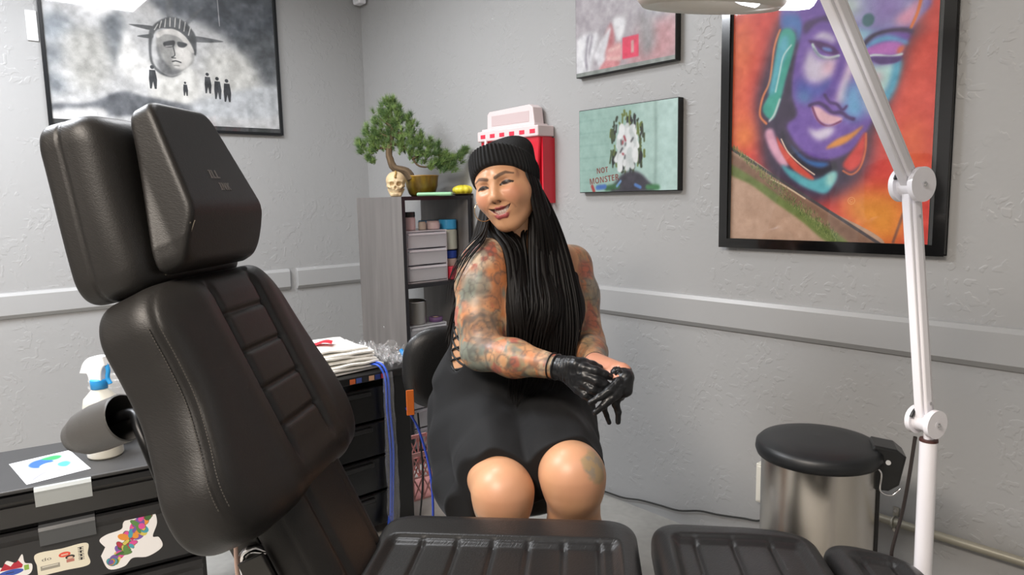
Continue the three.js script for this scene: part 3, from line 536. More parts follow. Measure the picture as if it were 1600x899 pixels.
{ const t = thing('steel_tin', 'round brushed steel tin without a lid on the middle shelf', 'tin', [0.92, 0.6755, 0.318]);
  obj('wall', lathe([[0, 0], [0.066, 0], [0.068, 0.003], [0.068, 0.108], [0.066, 0.11], [0.064, 0.108], [0.064, 0.004], [0, 0.004]], 64), phys(0xa3a09c, 0.3, { metalness: 1, anisotropy: 0.6 }), t);
  obj('rim', new THREE.TorusGeometry(0.067, 0.0022, 8, 64).rotateX(Math.PI / 2).translate(0, 0.11, 0), chrome, t); }
{ const t = thing('spool', 'small purple tape roll beside the steel tin', 'tape roll', [0.955, 0.6755, 0.208]);
  obj('roll', lathe([[0.018, 0], [0.034, 0], [0.035, 0.022], [0.018, 0.022], [0.018, 0]], 32), std(0x6d4f7c, 0.5), t); obj('core', lathe([[0.014, 0.001], [0.0175, 0.001], [0.0175, 0.021], [0.014, 0.021], [0.014, 0.001]], 32), std(0xb8a58c, 0.8), t); }
{ // crate of pink lattice on the floor
  const t = thing('plastic_crate', 'small pink plastic lattice crate on the floor by the shelf unit', 'crate', [1.27, 0, 0.56], -0.1);
  const pink = std(0xd9a09c, 0.45), w = 0.24, h = 0.21, d = 0.22;
  obj('base', span(-d / 2, 0.0, -w / 2, d / 2, 0.006, w / 2), pink, t);
  obj('rim', [span(-d / 2, h - 0.016, -w / 2, d / 2, h, -w / 2 + 0.008), span(-d / 2, h - 0.016, w / 2 - 0.008, d / 2, h, w / 2), span(d / 2 - 0.008, h - 0.016, -w / 2, d / 2, h, w / 2), span(-d / 2, h - 0.016, -w / 2, -d / 2 + 0.008, h, w / 2)], pink, t);
  const panel = (len, rot, pos) => { const G = [], n = 5; for (let i = 0; i < n; i++) { const a = -len / 2 + (i * len) / n, b = a + len / n; for (const [u, v] of [[0.006, 0.1], [0.1, 0.195]]) { G.push(rod([a, u, 0], [b, v, 0], 0.0035, 0.0035, 6), rod([b, u, 0], [a, v, 0], 0.0035, 0.0035, 6)); } G.push(rod([a, 0.004, 0], [a, 0.2, 0], 0.004, 0.004, 6)); } G.push(rod([-len / 2, 0.1, 0], [len / 2, 0.1, 0], 0.004, 0.004, 6)); return G.map((g) => g.rotateY(rot).translate(...pos)); };
  obj('lattice_panel', panel(w - 0.01, Math.PI / 2, [d / 2 - 0.004, 0, 0]), pink, t); obj('lattice_panel', panel(w - 0.01, Math.PI / 2, [-d / 2 + 0.004, 0, 0]), pink, t);
  obj('lattice_panel', panel(d - 0.01, 0, [0, 0, w / 2 - 0.004]), pink, t); obj('lattice_panel', panel(d - 0.01, 0, [0, 0, -w / 2 + 0.004]), pink, t);
}
// on top of the shelf unit
{ // skull ornament: a carved head with eye sockets, cheekbones and teeth
  const f = (x, y, z) => {
    x = Math.abs(x);
    let d = ellipsoid(x, y, z, [0, 0.078, -0.008], [0.047, 0.044, 0.056]);
    d = smin(d, ellipsoid(x, y, z, [0, 0.05, 0.018], [0.036, 0.04, 0.032]), 0.012);
    d = smin(d, capsule([0.036, 0.052, 0.01, 0.026, 0.045, 0.04, 0.008, 0.006], x, y, z), 0.008);
    d = smin(d, capsule([0.034, 0.035, -0.005, 0.018, 0.008, 0.03, 0.007, 0.009], x, y, z), 0.008);
    d = smin(d, ellipsoid(x, y, z, [0, 0.016, 0.028], [0.024, 0.018, 0.018]), 0.008);
    d = smin(d, capsule([0.008, 0.074, 0.043, 0.03, 0.072, 0.034, 0.006, 0.005], x, y, z), 0.006);
    d = smax(d, -ellipsoid(x, y, z, [0.0175, 0.06, 0.046], [0.0125, 0.0105, 0.016]), 0.004);
    d = smax(d, -ellipsoid(x, y, z, [0, 0.042, 0.052], [0.006, 0.009, 0.012]), 0.003);
    d = smax(d, -ellipsoid(x, y, z, [0.032, 0.03, 0.036], [0.006, 0.014, 0.012]), 0.004);
    if (y < 0.034 && z > 0.02 && x < 0.022) d += 0.0012 * Math.abs(Math.sin(x * 620)) * step(0.034, 0.03, y) * step(0.006, 0.012, y);
    if (z > 0.02) d += 0.003 * Math.exp(-Math.pow((y - 0.021) / 0.0016, 2)) * step(0.026, 0.02, x);
    return Math.max(d, -y);
  };
  const [x, y, z] = spot(-0.548, 3.46, 1.292); const t = thing('skull_ornament', 'small cream skull ornament at the front corner of the shelf unit', 'skull', [x, y, z], TURN + 0.12);
  obj('skull', nets(f, [-0.056, -0.004, -0.07], [0.056, 0.128, 0.07], 0.002), std(0xcdb58e, 0.55), t);
  obj('crest', [tube([[0, 0.122, -0.005], [0.004, 0.115, 0.03], [0, 0.098, 0.047]], 0.004, 16), new THREE.SphereGeometry(0.006, 12, 8).translate(0, 0.094, 0.047)], std(0x9a7a3e, 0.5), t);
}
{ // dwarf pine in a shallow glazed bowl
  const O = [-0.44, 3.6]; const [x, y, z] = spot(...O, 1.292); const t = thing('bonsai', 'dwarf pine leaning over a glazed golden brown bowl', 'bonsai', [x, y, z], TURN);
  const px = (X, Y, d = 3.55) => [((X - 664) / 1112) * d, (303 - Y) / 1112 * d, 3.6 - d];
  const glaze = std(0xffffff, 0.3, { map: dataTexture(256, (u, v) => { const n = fbm(u * 24, v * 6, 3, 4, 24), k = step(0.25, 0.8, v + 0.3 * (n - 0.5)); return [mix(0.42, 0.72, k) + 0.24 * (n - 0.5), mix(0.34, 0.52, k) + 0.26 * (n - 0.5), mix(0.1, 0.18, k)]; }, 1, true) });
  obj('bowl', lathe([[0, 0.0], [0.052, 0.0], [0.066, 0.014], [0.078, 0.05], [0.083, 0.098], [0.087, 0.102], [0.081, 0.104], [0.076, 0.096], [0.07, 0.06], [0, 0.055]], 64), glaze, t);
  obj('soil', lathe([[0, 0.088], [0.05, 0.086], [0.077, 0.082]], 32), std(0x2e2417, 0.95), t);
  const bark = std(0xffffff, 0.9, { map: dataTexture(128, (u, v) => { const n = 0.22 + 0.24 * fbm(u * 8, v * 30, 4, 4, 8); return [n * 1.1, n * 0.9, n * 0.66]; }, 1, true) });
  const limb = (pts, r) => { const g = tube(pts.map((p) => px(...p)), 1, 24, 9), P = g.attributes.position, C = new THREE.CatmullRomCurve3(pts.map((p) => V(...px(...p)))); for (let i = 0; i < P.count; i++) { const s = Math.floor(i / 10) / 24, c = C.getPointAt(Math.min(1, s)), k = mix(r[0], r[1], s) * (0.9 + 0.2 * noise(i * 0.7, s * 9)); P.setXYZ(i, c.x + (P.getX(i) - c.x) * k, c.y + (P.getY(i) - c.y) * k, c.z + (P.getZ(i) - c.z) * k); } g.computeVertexNormals(); return g; };
  obj('trunk', [limb([[650, 276], [644, 266], [634, 262], [624, 258], [619, 246], [617, 234], [622, 216], [624, 190], [622, 168]], [0.024, 0.006]), limb([[652, 276], [646, 262], [640, 259]], [0.009, 0.007])], bark, t);
  const boughs = [[[622, 232], [606, 228], [590, 236]], [[621, 214], [602, 206], [588, 210]], [[622, 222], [640, 226], [650, 240], [662, 256], [678, 258], [690, 253], [706, 262], [716, 258]], [[623, 206], [646, 208], [660, 214]], [[622, 196], [606, 184]], [[622, 190], [640, 180]], [[652, 246], [672, 238], [690, 240], [716, 246], [728, 238]]];
  for (const b of boughs) obj('branch', limb(b, [0.007, 0.0025]), bark, t);
  // needles: tufts that sit along the boughs
  const R = random(44), tufts = [];
  const put = (X, Y, s, n) => { for (let i = 0; i < n * 2; i++) tufts.push([X + (R() - 0.5) * s * 2.6, Y + (R() - 0.5) * s * 2.2, 3.55 + (R() - 0.5) * s * 0.004]); };
  [[622, 160, 6, 6], [618, 172, 10, 8], [630, 174, 9, 8], [606, 184, 10, 9], [624, 188, 12, 10], [642, 186, 9, 8], [596, 198, 9, 8], [612, 202, 12, 11], [634, 202, 12, 11], [654, 200, 7, 6], [588, 212, 8, 8], [606, 216, 10, 9], [640, 214, 12, 11], [658, 216, 9, 8], [580, 228, 8, 7], [594, 228, 8, 8], [590, 246, 6, 6], [610, 226, 9, 7], [646, 228, 11, 10], [630, 224, 9, 8], [668, 228, 10, 9], [684, 232, 9, 9], [658, 242, 9, 9], [676, 244, 10, 10], [696, 244, 9, 9], [710, 250, 8, 8], [702, 260, 8, 7], [688, 254, 8, 7], [720, 250, 6, 6], [728, 240, 5, 5], [733, 236, 3, 3], [714, 262, 6, 4], [576, 222, 4, 4]].forEach((a) => put(...a));
  const P = [], N = [], C = [], Q = new THREE.Quaternion();
  for (const [X, Y, d] of tufts) {
    const c = V(...px(X, Y, d)), up = V((X - 640) / 120 + (R() - 0.5) * 0.7, 0.75 + R() * 0.5, (R() - 0.5) * 1.2).normalize(), lush = R();
    for (let i = 0; i < 48; i++) {
      const dir = up.clone().multiplyScalar(0.9).add(V(R() - 0.5, R() - 0.5, R() - 0.5).multiplyScalar(1.7)).normalize(), L = 0.02 + R() * 0.02, base = c.clone().addScaledVector(up, (R() - 0.4) * 0.02), s = V(R() - 0.5, R() - 0.5, R() - 0.5).cross(dir).normalize().multiplyScalar(0.0008), s2 = s.clone().cross(dir), tip = base.clone().addScaledVector(dir, L);
      const g = R() * 0.5 + lush * 0.5, col = [mix(0.04, 0.36, g * g), mix(0.1, 0.5, g * g), mix(0.03, 0.14, g * g)];
      const a = [base.clone().add(s), base.clone().addScaledVector(s, -0.5).add(s2), base.clone().addScaledVector(s, -0.5).sub(s2)];
      for (let k = 0; k < 3; k++) { const u = a[k], v = a[(k + 1) % 3], n = v.clone().sub(u).cross(tip.clone().sub(u)).normalize(); for (const w of [u, v, tip]) { P.push(w.x, w.y, w.z); N.push(n.x, n.y, n.z); C.push(...col); } }
    }
  }
  const g = new THREE.BufferGeometry(); g.setAttribute('position', new THREE.Float32BufferAttribute(P, 3)); g.setAttribute('normal', new THREE.Float32BufferAttribute(N, 3)); g.setAttribute('color', new THREE.Float32BufferAttribute(C, 3));
  obj('needles', g, std(0xffffff, 0.6, { vertexColors: true }), t).userData.kind = 'stuff';
}
{ const [x, y, z] = spot(-0.36, 3.455, 1.292), [x2, y2, z2] = spot(-0.235, 3.6, 1.292);
  const m = obj('soap_dish', new RoundedBoxGeometry(0.17, 0.018, 0.08, 4, 0.009).translate(0, 0.009, 0), std(0x93c79c, 0.3)); m.position.set(x, y, z); m.rotation.y = TURN; tag(m, 'flat mint green case lying before the bonsai bowl', 'case');
  const t = thing('yellow_ornament', 'plump yellow oval ornament on a dark saucer near the beanie', 'ornament', [x2, y2, z2], TURN);
  obj('saucer', lathe([[0, 0], [0.035, 0], [0.058, 0.007], [0.056, 0.009], [0.034, 0.004], [0, 0.004]], 40), std(0x4b3724, 0.5), t);
  obj('body', nets((X, Y, Z) => ellipsoid(X, Y, Z, [0, 0.028, 0], [0.052, 0.024, 0.036]) + 0.0016 * Math.cos(Math.atan2(Z * 1.4, X) * 9), [-0.06, 0, -0.045], [0.06, 0.06, 0.045], 0.0025), std(0xe0d23c, 0.4), t);
}

// ---------------------------------------------------------------- black work table with paper towels, film and machine cords
{ const x0 = 1.18, x1 = 1.55, z0 = 0.755, z1 = 1.31; const t = thing('work_cart', 'black drawer cart with paper towels and plastic film on top', 'cart', [0, 0, 0]);
  obj('top', span(x0 - 0.01, 0.615, z0 - 0.01, x1 + 0.012, 0.645, z1 + 0.01, 0.006), blackPlastic, t);
  for (const [x, z] of [[x1 - 0.05, z0], [x1 - 0.05, z1 - 0.07], [x0, z0], [x0, z1 - 0.07]]) obj('leg', span(x, 0, z, x + 0.05, 0.615, z + 0.07, 0.004), blackPlastic, t);
  obj('side_panel', span(x0 + 0.05, 0.04, z0 + 0.01, x1 - 0.05, 0.61, z0 + 0.025), blackPlastic, t); obj('side_panel', span(x0 + 0.05, 0.04, z1 - 0.025, x1 - 0.05, 0.61, z1 - 0.01), blackPlastic, t);
  for (let i = 0; i < 4; i++) { const y0 = 0.045 + i * 0.138, d = obj('drawer', [span(x0 + 0.03, y0, z0 + 0.075, x1 - 0.012, y0 + 0.128, z1 - 0.075, 0.004), span(x1 - 0.014, y0 + 0.002, z0 + 0.078, x1 - 0.006, y0 + 0.126, z1 - 0.078, 0.003)], std(0x0b0b0c, 0.28), t); obj('handle', span(x1 - 0.008, y0 + 0.1, z0 + 0.17, x1 + 0.006, y0 + 0.116, z1 - 0.17, 0.004), std(0x1a1a1b, 0.35), d); }
  [0xb8323c, 0x2c3a78, 0xd0a080, 0x26262a, 0x46589a, 0xc86438].forEach((c, i) => obj('sticker', span(x1 + 0.0115, 0.619, 0.862 + i * 0.026, x1 + 0.0128, 0.637, 0.884 + i * 0.026, 0.0005), std(c, 0.4), t));
}
{ const t = thing('towel_stack', 'loose stack of white paper towels with a red printed corner', 'towels', [1.36, 0.6455, 1.03]);
  const R = random(5), paper = std(0xf7f5ee, 0.9);
  for (let i = 0; i < 7; i++) {
    const w = 0.33 - i * 0.01, d = 0.37 - i * 0.012, g = new RoundedBoxGeometry(w, 0.012, d, 8, 0.005), P = g.attributes.position, a = R() * 9;
    const q = new THREE.BoxGeometry(w, 0.011, d, 24, 1, 24), p = q.attributes.position;
    for (let k = 0; k < p.count; k++) { const X = p.getX(k), Z = p.getZ(k), e = Math.max(Math.abs(X) / (w / 2), Math.abs(Z) / (d / 2)); p.setY(k, p.getY(k) * (1 - 0.4 * step(0.9, 1, e)) + 0.006 + i * 0.013 + (fbm(X * 9 + a, Z * 9, i, 3) - 0.5) * 0.016 * Math.min(1, i / 2) * (0.5 + e) + i * 0.002 * (1 - e)); }
    q.computeVertexNormals(); obj('towel', q.rotateY((R() - 0.5) * 0.25).translate((R() - 0.5) * 0.02, 0.001, (R() - 0.5) * 0.02), paper, t);
  }
  const q = new THREE.PlaneGeometry(0.1, 0.05, 12, 6).rotateX(-Math.PI / 2), p = q.attributes.position;
  for (let k = 0; k < p.count; k++) p.setY(k, 0.006 * Math.sin(p.getX(k) * 60) + 0.004 * Math.cos(p.getZ(k) * 90));
  q.computeVertexNormals(); obj('red_print', q.rotateY(0.9).translate(0.05, 0.113, 0.02), std(0xc41f30, 0.7, { side: THREE.DoubleSide }), t);
}
function crumple(w, d, n, amp, seed) { const g = new THREE.PlaneGeometry(w, d, n, n).rotateX(-Math.PI / 2), p = g.attributes.position; for (let i = 0; i < p.count; i++) { const x = p.getX(i), z = p.getZ(i); p.setY(i, amp * (Math.abs(fbm(x * 30, z * 30, seed, 3) - 0.5) * 2.4 + 0.5 * Math.abs(noise(x * 90, z * 90, seed) - 0.5))); } g.computeVertexNormals(); return g; }
tag(obj('plastic_film', [crumple(0.36, 0.1, 40, 0.07, 3).translate(1.37, 0.65, 0.8), crumple(0.14, 0.1, 24, 0.06, 8).rotateZ(-0.35).translate(1.49, 0.672, 0.79)], film), 'crumpled clear plastic film spread over the end of the black cart', 'plastic film');
tag(obj('machine_grip', [rod([1.5, 0.668, 0.772], [1.535, 0.6, 0.758], 0.012, 0.009), rod([1.47, 0.7, 0.78], [1.5, 0.668, 0.772], 0.008, 0.012)].map((g) => g.translate(0.035, 0.0, -0.02)), std(0x1f7fc0, 0.35)), 'blue wrapped grip hanging over the corner of the black cart', 'grip');
{ const t = thing('bagged_cord', 'blue clip cord in a clear plastic sleeve hanging down the front of the black cart', 'cord', [1.575, 0, 0.865]);
  obj('cord', [tube([[-0.1, 0.665, 0.03], [-0.02, 0.672, 0.012], [0.004, 0.64, 0.004], [0.006, 0.5, 0], [0.008, 0.35, -0.006], [0.004, 0.2, 0], [0.006, 0.06, 0.012]], 0.0045, 60), tube([[-0.1, 0.66, 0.045], [-0.02, 0.668, 0.026], [0.002, 0.63, 0.014], [0.004, 0.5, 0.012], [0.004, 0.33, 0.004], [0.006, 0.18, 0.012], [0.008, 0.08, 0.02]], 0.004, 60)], std(0x3158c8, 0.4), t);
  const g = new THREE.CylinderGeometry(0.019, 0.025, 0.6, 20, 60, true), p = g.attributes.position; for (let i = 0; i < p.count; i++) { const a = Math.atan2(p.getZ(i), p.getX(i)), y = p.getY(i), k = 1 + 0.5 * (fbm(a * 1.3 + 5, y * 26, 2, 3) - 0.5); p.setX(i, p.getX(i) * k * 0.6); p.setZ(i, p.getZ(i) * k * 1.1); } g.computeVertexNormals();
  obj('sleeve', g.translate(0.013, 0.345, 0.006), film, t);
  obj('plug', [rod([0.006, 0.1, 0.012], [0.01, 0.035, 0.02], 0.009, 0.007), rod([0.012, 0.09, 0.024], [0.014, 0.04, 0.034], 0.007, 0.006)], std(0x2a4ab0, 0.4), t);
}

// ---------------------------------------------------------------- low black drawer chest at the left and what lies on it
{ const t = thing('drawer_chest', 'low black plastic drawer chest with grey pull tabs and stickers', 'drawer chest', spot(-1.317, 1.738), THREE.MathUtils.degToRad(-10.1));
  // local: +x out of the front, -z along the front to the right
  const L0 = -0.14, L1 = 0.47, D = 0.37, gloss = phys(0x0b0b0c, 0.16, { clearcoat: 0.6, clearcoatRoughness: 0.08 }), mat = std(0x39393a, 0.5);
  obj('top', span(-D, 0.548, -L1, 0.004, 0.56, -L0, 0.004), mat, t);
  obj('case', [span(-D, 0, -L1, -0.03, 0.548, -L1 + 0.012), span(-D, 0, -L0 - 0.012, -0.03, 0.548, -L0), span(-D, 0, -L1 + 0.012, -D + 0.012, 0.548, -L0 - 0.012), span(-D + 0.012, 0, -L1 + 0.012, -0.03, 0.03, -L0 - 0.012)], blackPlastic, t);
  const rows = [[0.452, 0.544], [0.265, 0.443], [0.04, 0.25]];
  rows.forEach(([a, b], i) => {
    const s = new THREE.Shape([[-0.34, a], [-0.006, a], [0, a + 0.01], [0, b - 0.03], [0.012, b - 0.012], [0.01, b], [-0.34, b - 0.01]].map((p) => new THREE.Vector2(...p)));
    const d = obj('drawer', new THREE.ExtrudeGeometry(s, { depth: L1 - L0 - 0.03, bevelEnabled: true, bevelSize: 0.002, bevelThickness: 0.002, bevelSegments: 2 }).translate(0, 0, -L1 + 0.015), i ? std(0x29292a, 0.32) : gloss, t);
    const hs = new THREE.Shape([[0.014, b - 0.004], [0.017, b + 0.004], [0.012, b + 0.012], [-0.01, b + 0.013], [-0.01, b + 0.002], [0.0, b - 0.01], [0.0, b - 0.04], [0.006, b - 0.04]].map((p) => new THREE.Vector2(...p)));
    obj('pull_tab', new THREE.ExtrudeGeometry(hs, { depth: 0.128, bevelEnabled: false }).translate(0.003, i ? -0.006 : 0.001, -0.2), std(i ? 0x4e5052 : 0xa9aeae, 0.35), d);
  });
  // die-cut stickers on the second drawer
  const sticker = (name, pts, hole, draw, w, h, z, y) => {
    const s = new THREE.Shape(); s.setFromPoints(new THREE.SplineCurve(pts.map(([a, b]) => new THREE.Vector2(a * w, b * h))).getPoints(90));
    const g = new THREE.ExtrudeGeometry(s, { depth: 0.0008, bevelEnabled: false, curveSegments: 4 }), u = g.attributes.uv, p = g.attributes.position;
    for (let i = 0; i < u.count; i++) u.setXY(i, p.getX(i) / w, p.getY(i) / h);
    const o = obj(name, g.rotateY(Math.PI / 2).translate(0.0024, y, z), std(0xffffff, 0.4, { map: canvasTexture(256, 256, draw) }), t); return o;
  };
  sticker('sticker', [[0, 0.3], [0.1, 0.02], [0.35, 0], [0.5, 0.12], [0.75, 0.08], [1, 0.2], [0.96, 0.4], [0.86, 0.45], [0.95, 0.7], [0.9, 0.95], [0.7, 1], [0.42, 0.86], [0.36, 0.72], [0.12, 0.68], [0, 0.6], [0.08, 0.45]], 0, (g, w, h) => {
    g.fillStyle = '#f1efee'; g.fillRect(0, 0, w, h);
    const r = random(31); for (let i = 0; i < 70; i++) { g.fillStyle = ['#5f8a4a', '#e0529c', '#e8963c', '#4aa0b4', '#7a5aa8', '#456b3a', '#b8364a', '#d8c860'][i % 8]; g.beginPath(); const a = r(), e = (r() - 0.5) * 0.7; g.ellipse(w * clamp(0.2 + 0.62 * a - e * 0.5, 0.14, 0.86), h * clamp(0.78 - 0.6 * a + e, 0.14, 0.86), 8 + 20 * r(), 7 + 11 * r(), r() * 3, 0, 7); g.fill(); if (i % 3 === 0) { g.strokeStyle = '#4a5040'; g.lineWidth = 1.5; g.stroke(); } }
  }, 0.15, 0.15, -0.205, 0.284);
  sticker('card_sticker', [[0, 0], [0.5, 0], [1, 0], [1, 0.5], [1, 1], [0.5, 1], [0, 1], [0, 0.5]], 0, (g, w, h) => {
    g.fillStyle = '#e6e0cc'; g.fillRect(0, 0, w, h); g.fillStyle = '#4a4844'; g.font = '44px sans-serif'; g.fillText('do', 24, 96);
    g.fillStyle = '#9a968a'; g.fillRect(16, 150, 96, 50); g.fillStyle = '#d8d4c6'; g.fillRect(24, 158, 80, 12);
    g.fillStyle = '#e2503c'; g.beginPath(); g.arc(140, 74, 30, 0, 7); g.fill(); g.fillStyle = '#e6e0cc'; g.fillRect(122, 68, 36, 5); g.fillRect(122, 78, 36, 5);
    g.fillStyle = '#2e2a2a'; g.beginPath(); g.arc(166, 116, 24, 0, 7); g.fill(); g.fillStyle = '#e2b8a0'; g.beginPath(); g.arc(166, 124, 15, 0, 7); g.fill(); g.fillStyle = '#b8786a'; g.fillRect(146, 140, 40, 34);
    g.fillStyle = '#1e1c1c'; for (let i = 0; i < 4; i++) { g.fillRect(208, 30 + i * 40, 30, 8); g.fillRect(218, 30 + i * 40, 9, 30); g.fillRect(208, 50 + i * 40, 30, 6); }
  }, 0.115, 0.062, -0.06, 0.314);
  sticker('spiky_sticker', [[0, 0], [0.4, 0], [0.9, 0.05], [1, 0.45], [0.8, 0.6], [0.75, 1], [0.55, 0.7], [0.3, 0.85], [0.15, 0.6], [0, 0.75]], 0, (g, w, h) => {
    g.fillStyle = '#eceae8'; g.fillRect(0, 0, w, h); g.fillStyle = '#b32a3c'; g.beginPath(); g.moveTo(20, 140); g.lineTo(60, 60); g.lineTo(100, 110); g.lineTo(150, 40); g.lineTo(190, 120); g.lineTo(180, 150); g.fill(); g.fillStyle = '#3c58b0'; g.beginPath(); g.ellipse(100, 180, 90, 34, 0, 0, 7); g.fill(); g.fillStyle = '#8ab04a'; g.fillRect(196, 130, 36, 60); g.fillStyle = '#2a2a34'; g.fillRect(60, 176, 60, 8);
  }, 0.075, 0.06, 0.025, 0.325);
  // postcard and bottles
  const inv = (along, out, y) => t.localToWorld(V(out, y, -along));
  t.updateMatrixWorld();
  const pc = obj('art_card', new THREE.BoxGeometry(0.15, 0.0008, 0.215), [0, 0, 1, 0, 0, 0].map((q) => (q ? std(0xffffff, 0.35, { map: canvasTexture(512, 734, (g, w, h) => {
    g.fillStyle = '#eef2fa'; g.fillRect(0, 0, w, h); g.fillStyle = '#a9aebc'; g.fillRect(30, 34, w - 60, h - 68);
    paint(g, [['#bfc2cc', 20, 0, [100, 560, 500, 480, 900, 600, 900, 930, 120, 930]], ['#2d63c0', 6, 0, [240, 260, 360, 140, 560, 140, 620, 260, 560, 420, 380, 470, 260, 400]], ['#2f9a5c', 6, 0, [480, 120, 700, 90, 800, 170, 720, 260, 600, 250]], ['#f4f4f4', 5, 0, [380, 400, 520, 340, 640, 400, 600, 560, 420, 600, 240, 760, 180, 720, 330, 560]], ['#4fb4cc', 6, 0, [640, 480, 780, 440, 820, 560, 720, 660, 640, 600]], ['#3c3c48', 2, 8, [440, 430, 520, 420]], ['#3c3c48', 2, 7, [200, 740, 420, 610, 600, 560]], ['#6a6f80', 3, 10, [130, 880, 400, 700, 700, 800]]], w, h, 1);
  }) }) : std(0xe8ecf4, 0.5))));
  pc.position.copy(inv(0.102, -0.142, 0.5607)); pc.rotation.y = t.rotation.y + Math.PI / 2 - 1.57 + 0.245 + Math.PI / 2; tag(pc, 'white bordered art card with a blue haired figure lying on the drawer chest', 'card');
  const spray = thing('spray_bottle', 'white spray bottle with a blue and white trigger on the drawer chest', 'bottle', inv(0.24, -0.155, 0.5603).toArray(), 0.6);
  const milk = phys(0xf2f0e6, 0.35, { transmission: 0.35, thickness: 0 });
  obj('body', lathe([[0, 0], [0.043, 0], [0.047, 0.006], [0.047, 0.15], [0.043, 0.172], [0.022, 0.196], [0.019, 0.204], [0, 0.204]], 40), milk, spray);
  obj('liquid', lathe([[0, 0.003], [0.044, 0.004], [0.0445, 0.13], [0, 0.13]], 40), phys(0xe9e8da, 0.3, { transmission: 0.3, thickness: 0 }), spray);
  obj('collar', lathe([[0, 0.2], [0.022, 0.2], [0.023, 0.224], [0.02, 0.228], [0, 0.228]], 32), std(0x2f9fe8, 0.4), spray);
  const hs = new THREE.Shape(); hs.moveTo(-0.02, 0.226); hs.lineTo(0.016, 0.226); hs.bezierCurveTo(0.018, 0.25, 0.02, 0.262, 0.034, 0.272); hs.lineTo(0.03, 0.292); hs.bezierCurveTo(0.0, 0.296, -0.03, 0.29, -0.042, 0.262); hs.lineTo(-0.05, 0.246); hs.lineTo(-0.034, 0.246); hs.bezierCurveTo(-0.026, 0.25, -0.022, 0.24, -0.02, 0.226);
  const headPiece = obj('sprayer', new THREE.ExtrudeGeometry(hs, { depth: 0.02, bevelEnabled: true, bevelSize: 0.003, bevelThickness: 0.003, bevelSegments: 2 }).translate(0, 0, -0.01), std(0xf2f4f6, 0.35), spray);
  obj('trigger', tube([[0.03, 0.276, 0], [0.036, 0.255, 0], [0.032, 0.232, 0], [0.04, 0.215, 0]], 0.006, 20), std(0x2f9fe8, 0.4), headPiece);
  const clear = phys(0xffffff, 0.06, { transmission: 0.9, thickness: 0 });
  const tub = thing('clear_jar', 'clear plastic jar with a screw rim behind the spray bottle', 'jar', inv(0.27, -0.29, 0.5603).toArray());
  obj('body', lathe([[0, 0], [0.055, 0], [0.06, 0.006], [0.06, 0.17], [0.055, 0.18], [0.055, 0.2], [0.052, 0.2], [0.052, 0.178], [0.057, 0.168], [0.057, 0.008], [0, 0.006]], 40), clear, tub);
  obj('rim', [new THREE.TorusGeometry(0.056, 0.004, 8, 48).rotateX(Math.PI / 2).translate(0, 0.196, 0), new THREE.TorusGeometry(0.058, 0.003, 8, 48).rotateX(Math.PI / 2).translate(0, 0.176, 0)], clear, tub);
  obj('contents', lathe([[0, 0.008], [0.05, 0.008], [0.05, 0.1], [0, 0.11]], 30), std(0xd9d6cc, 0.8), tub);
}
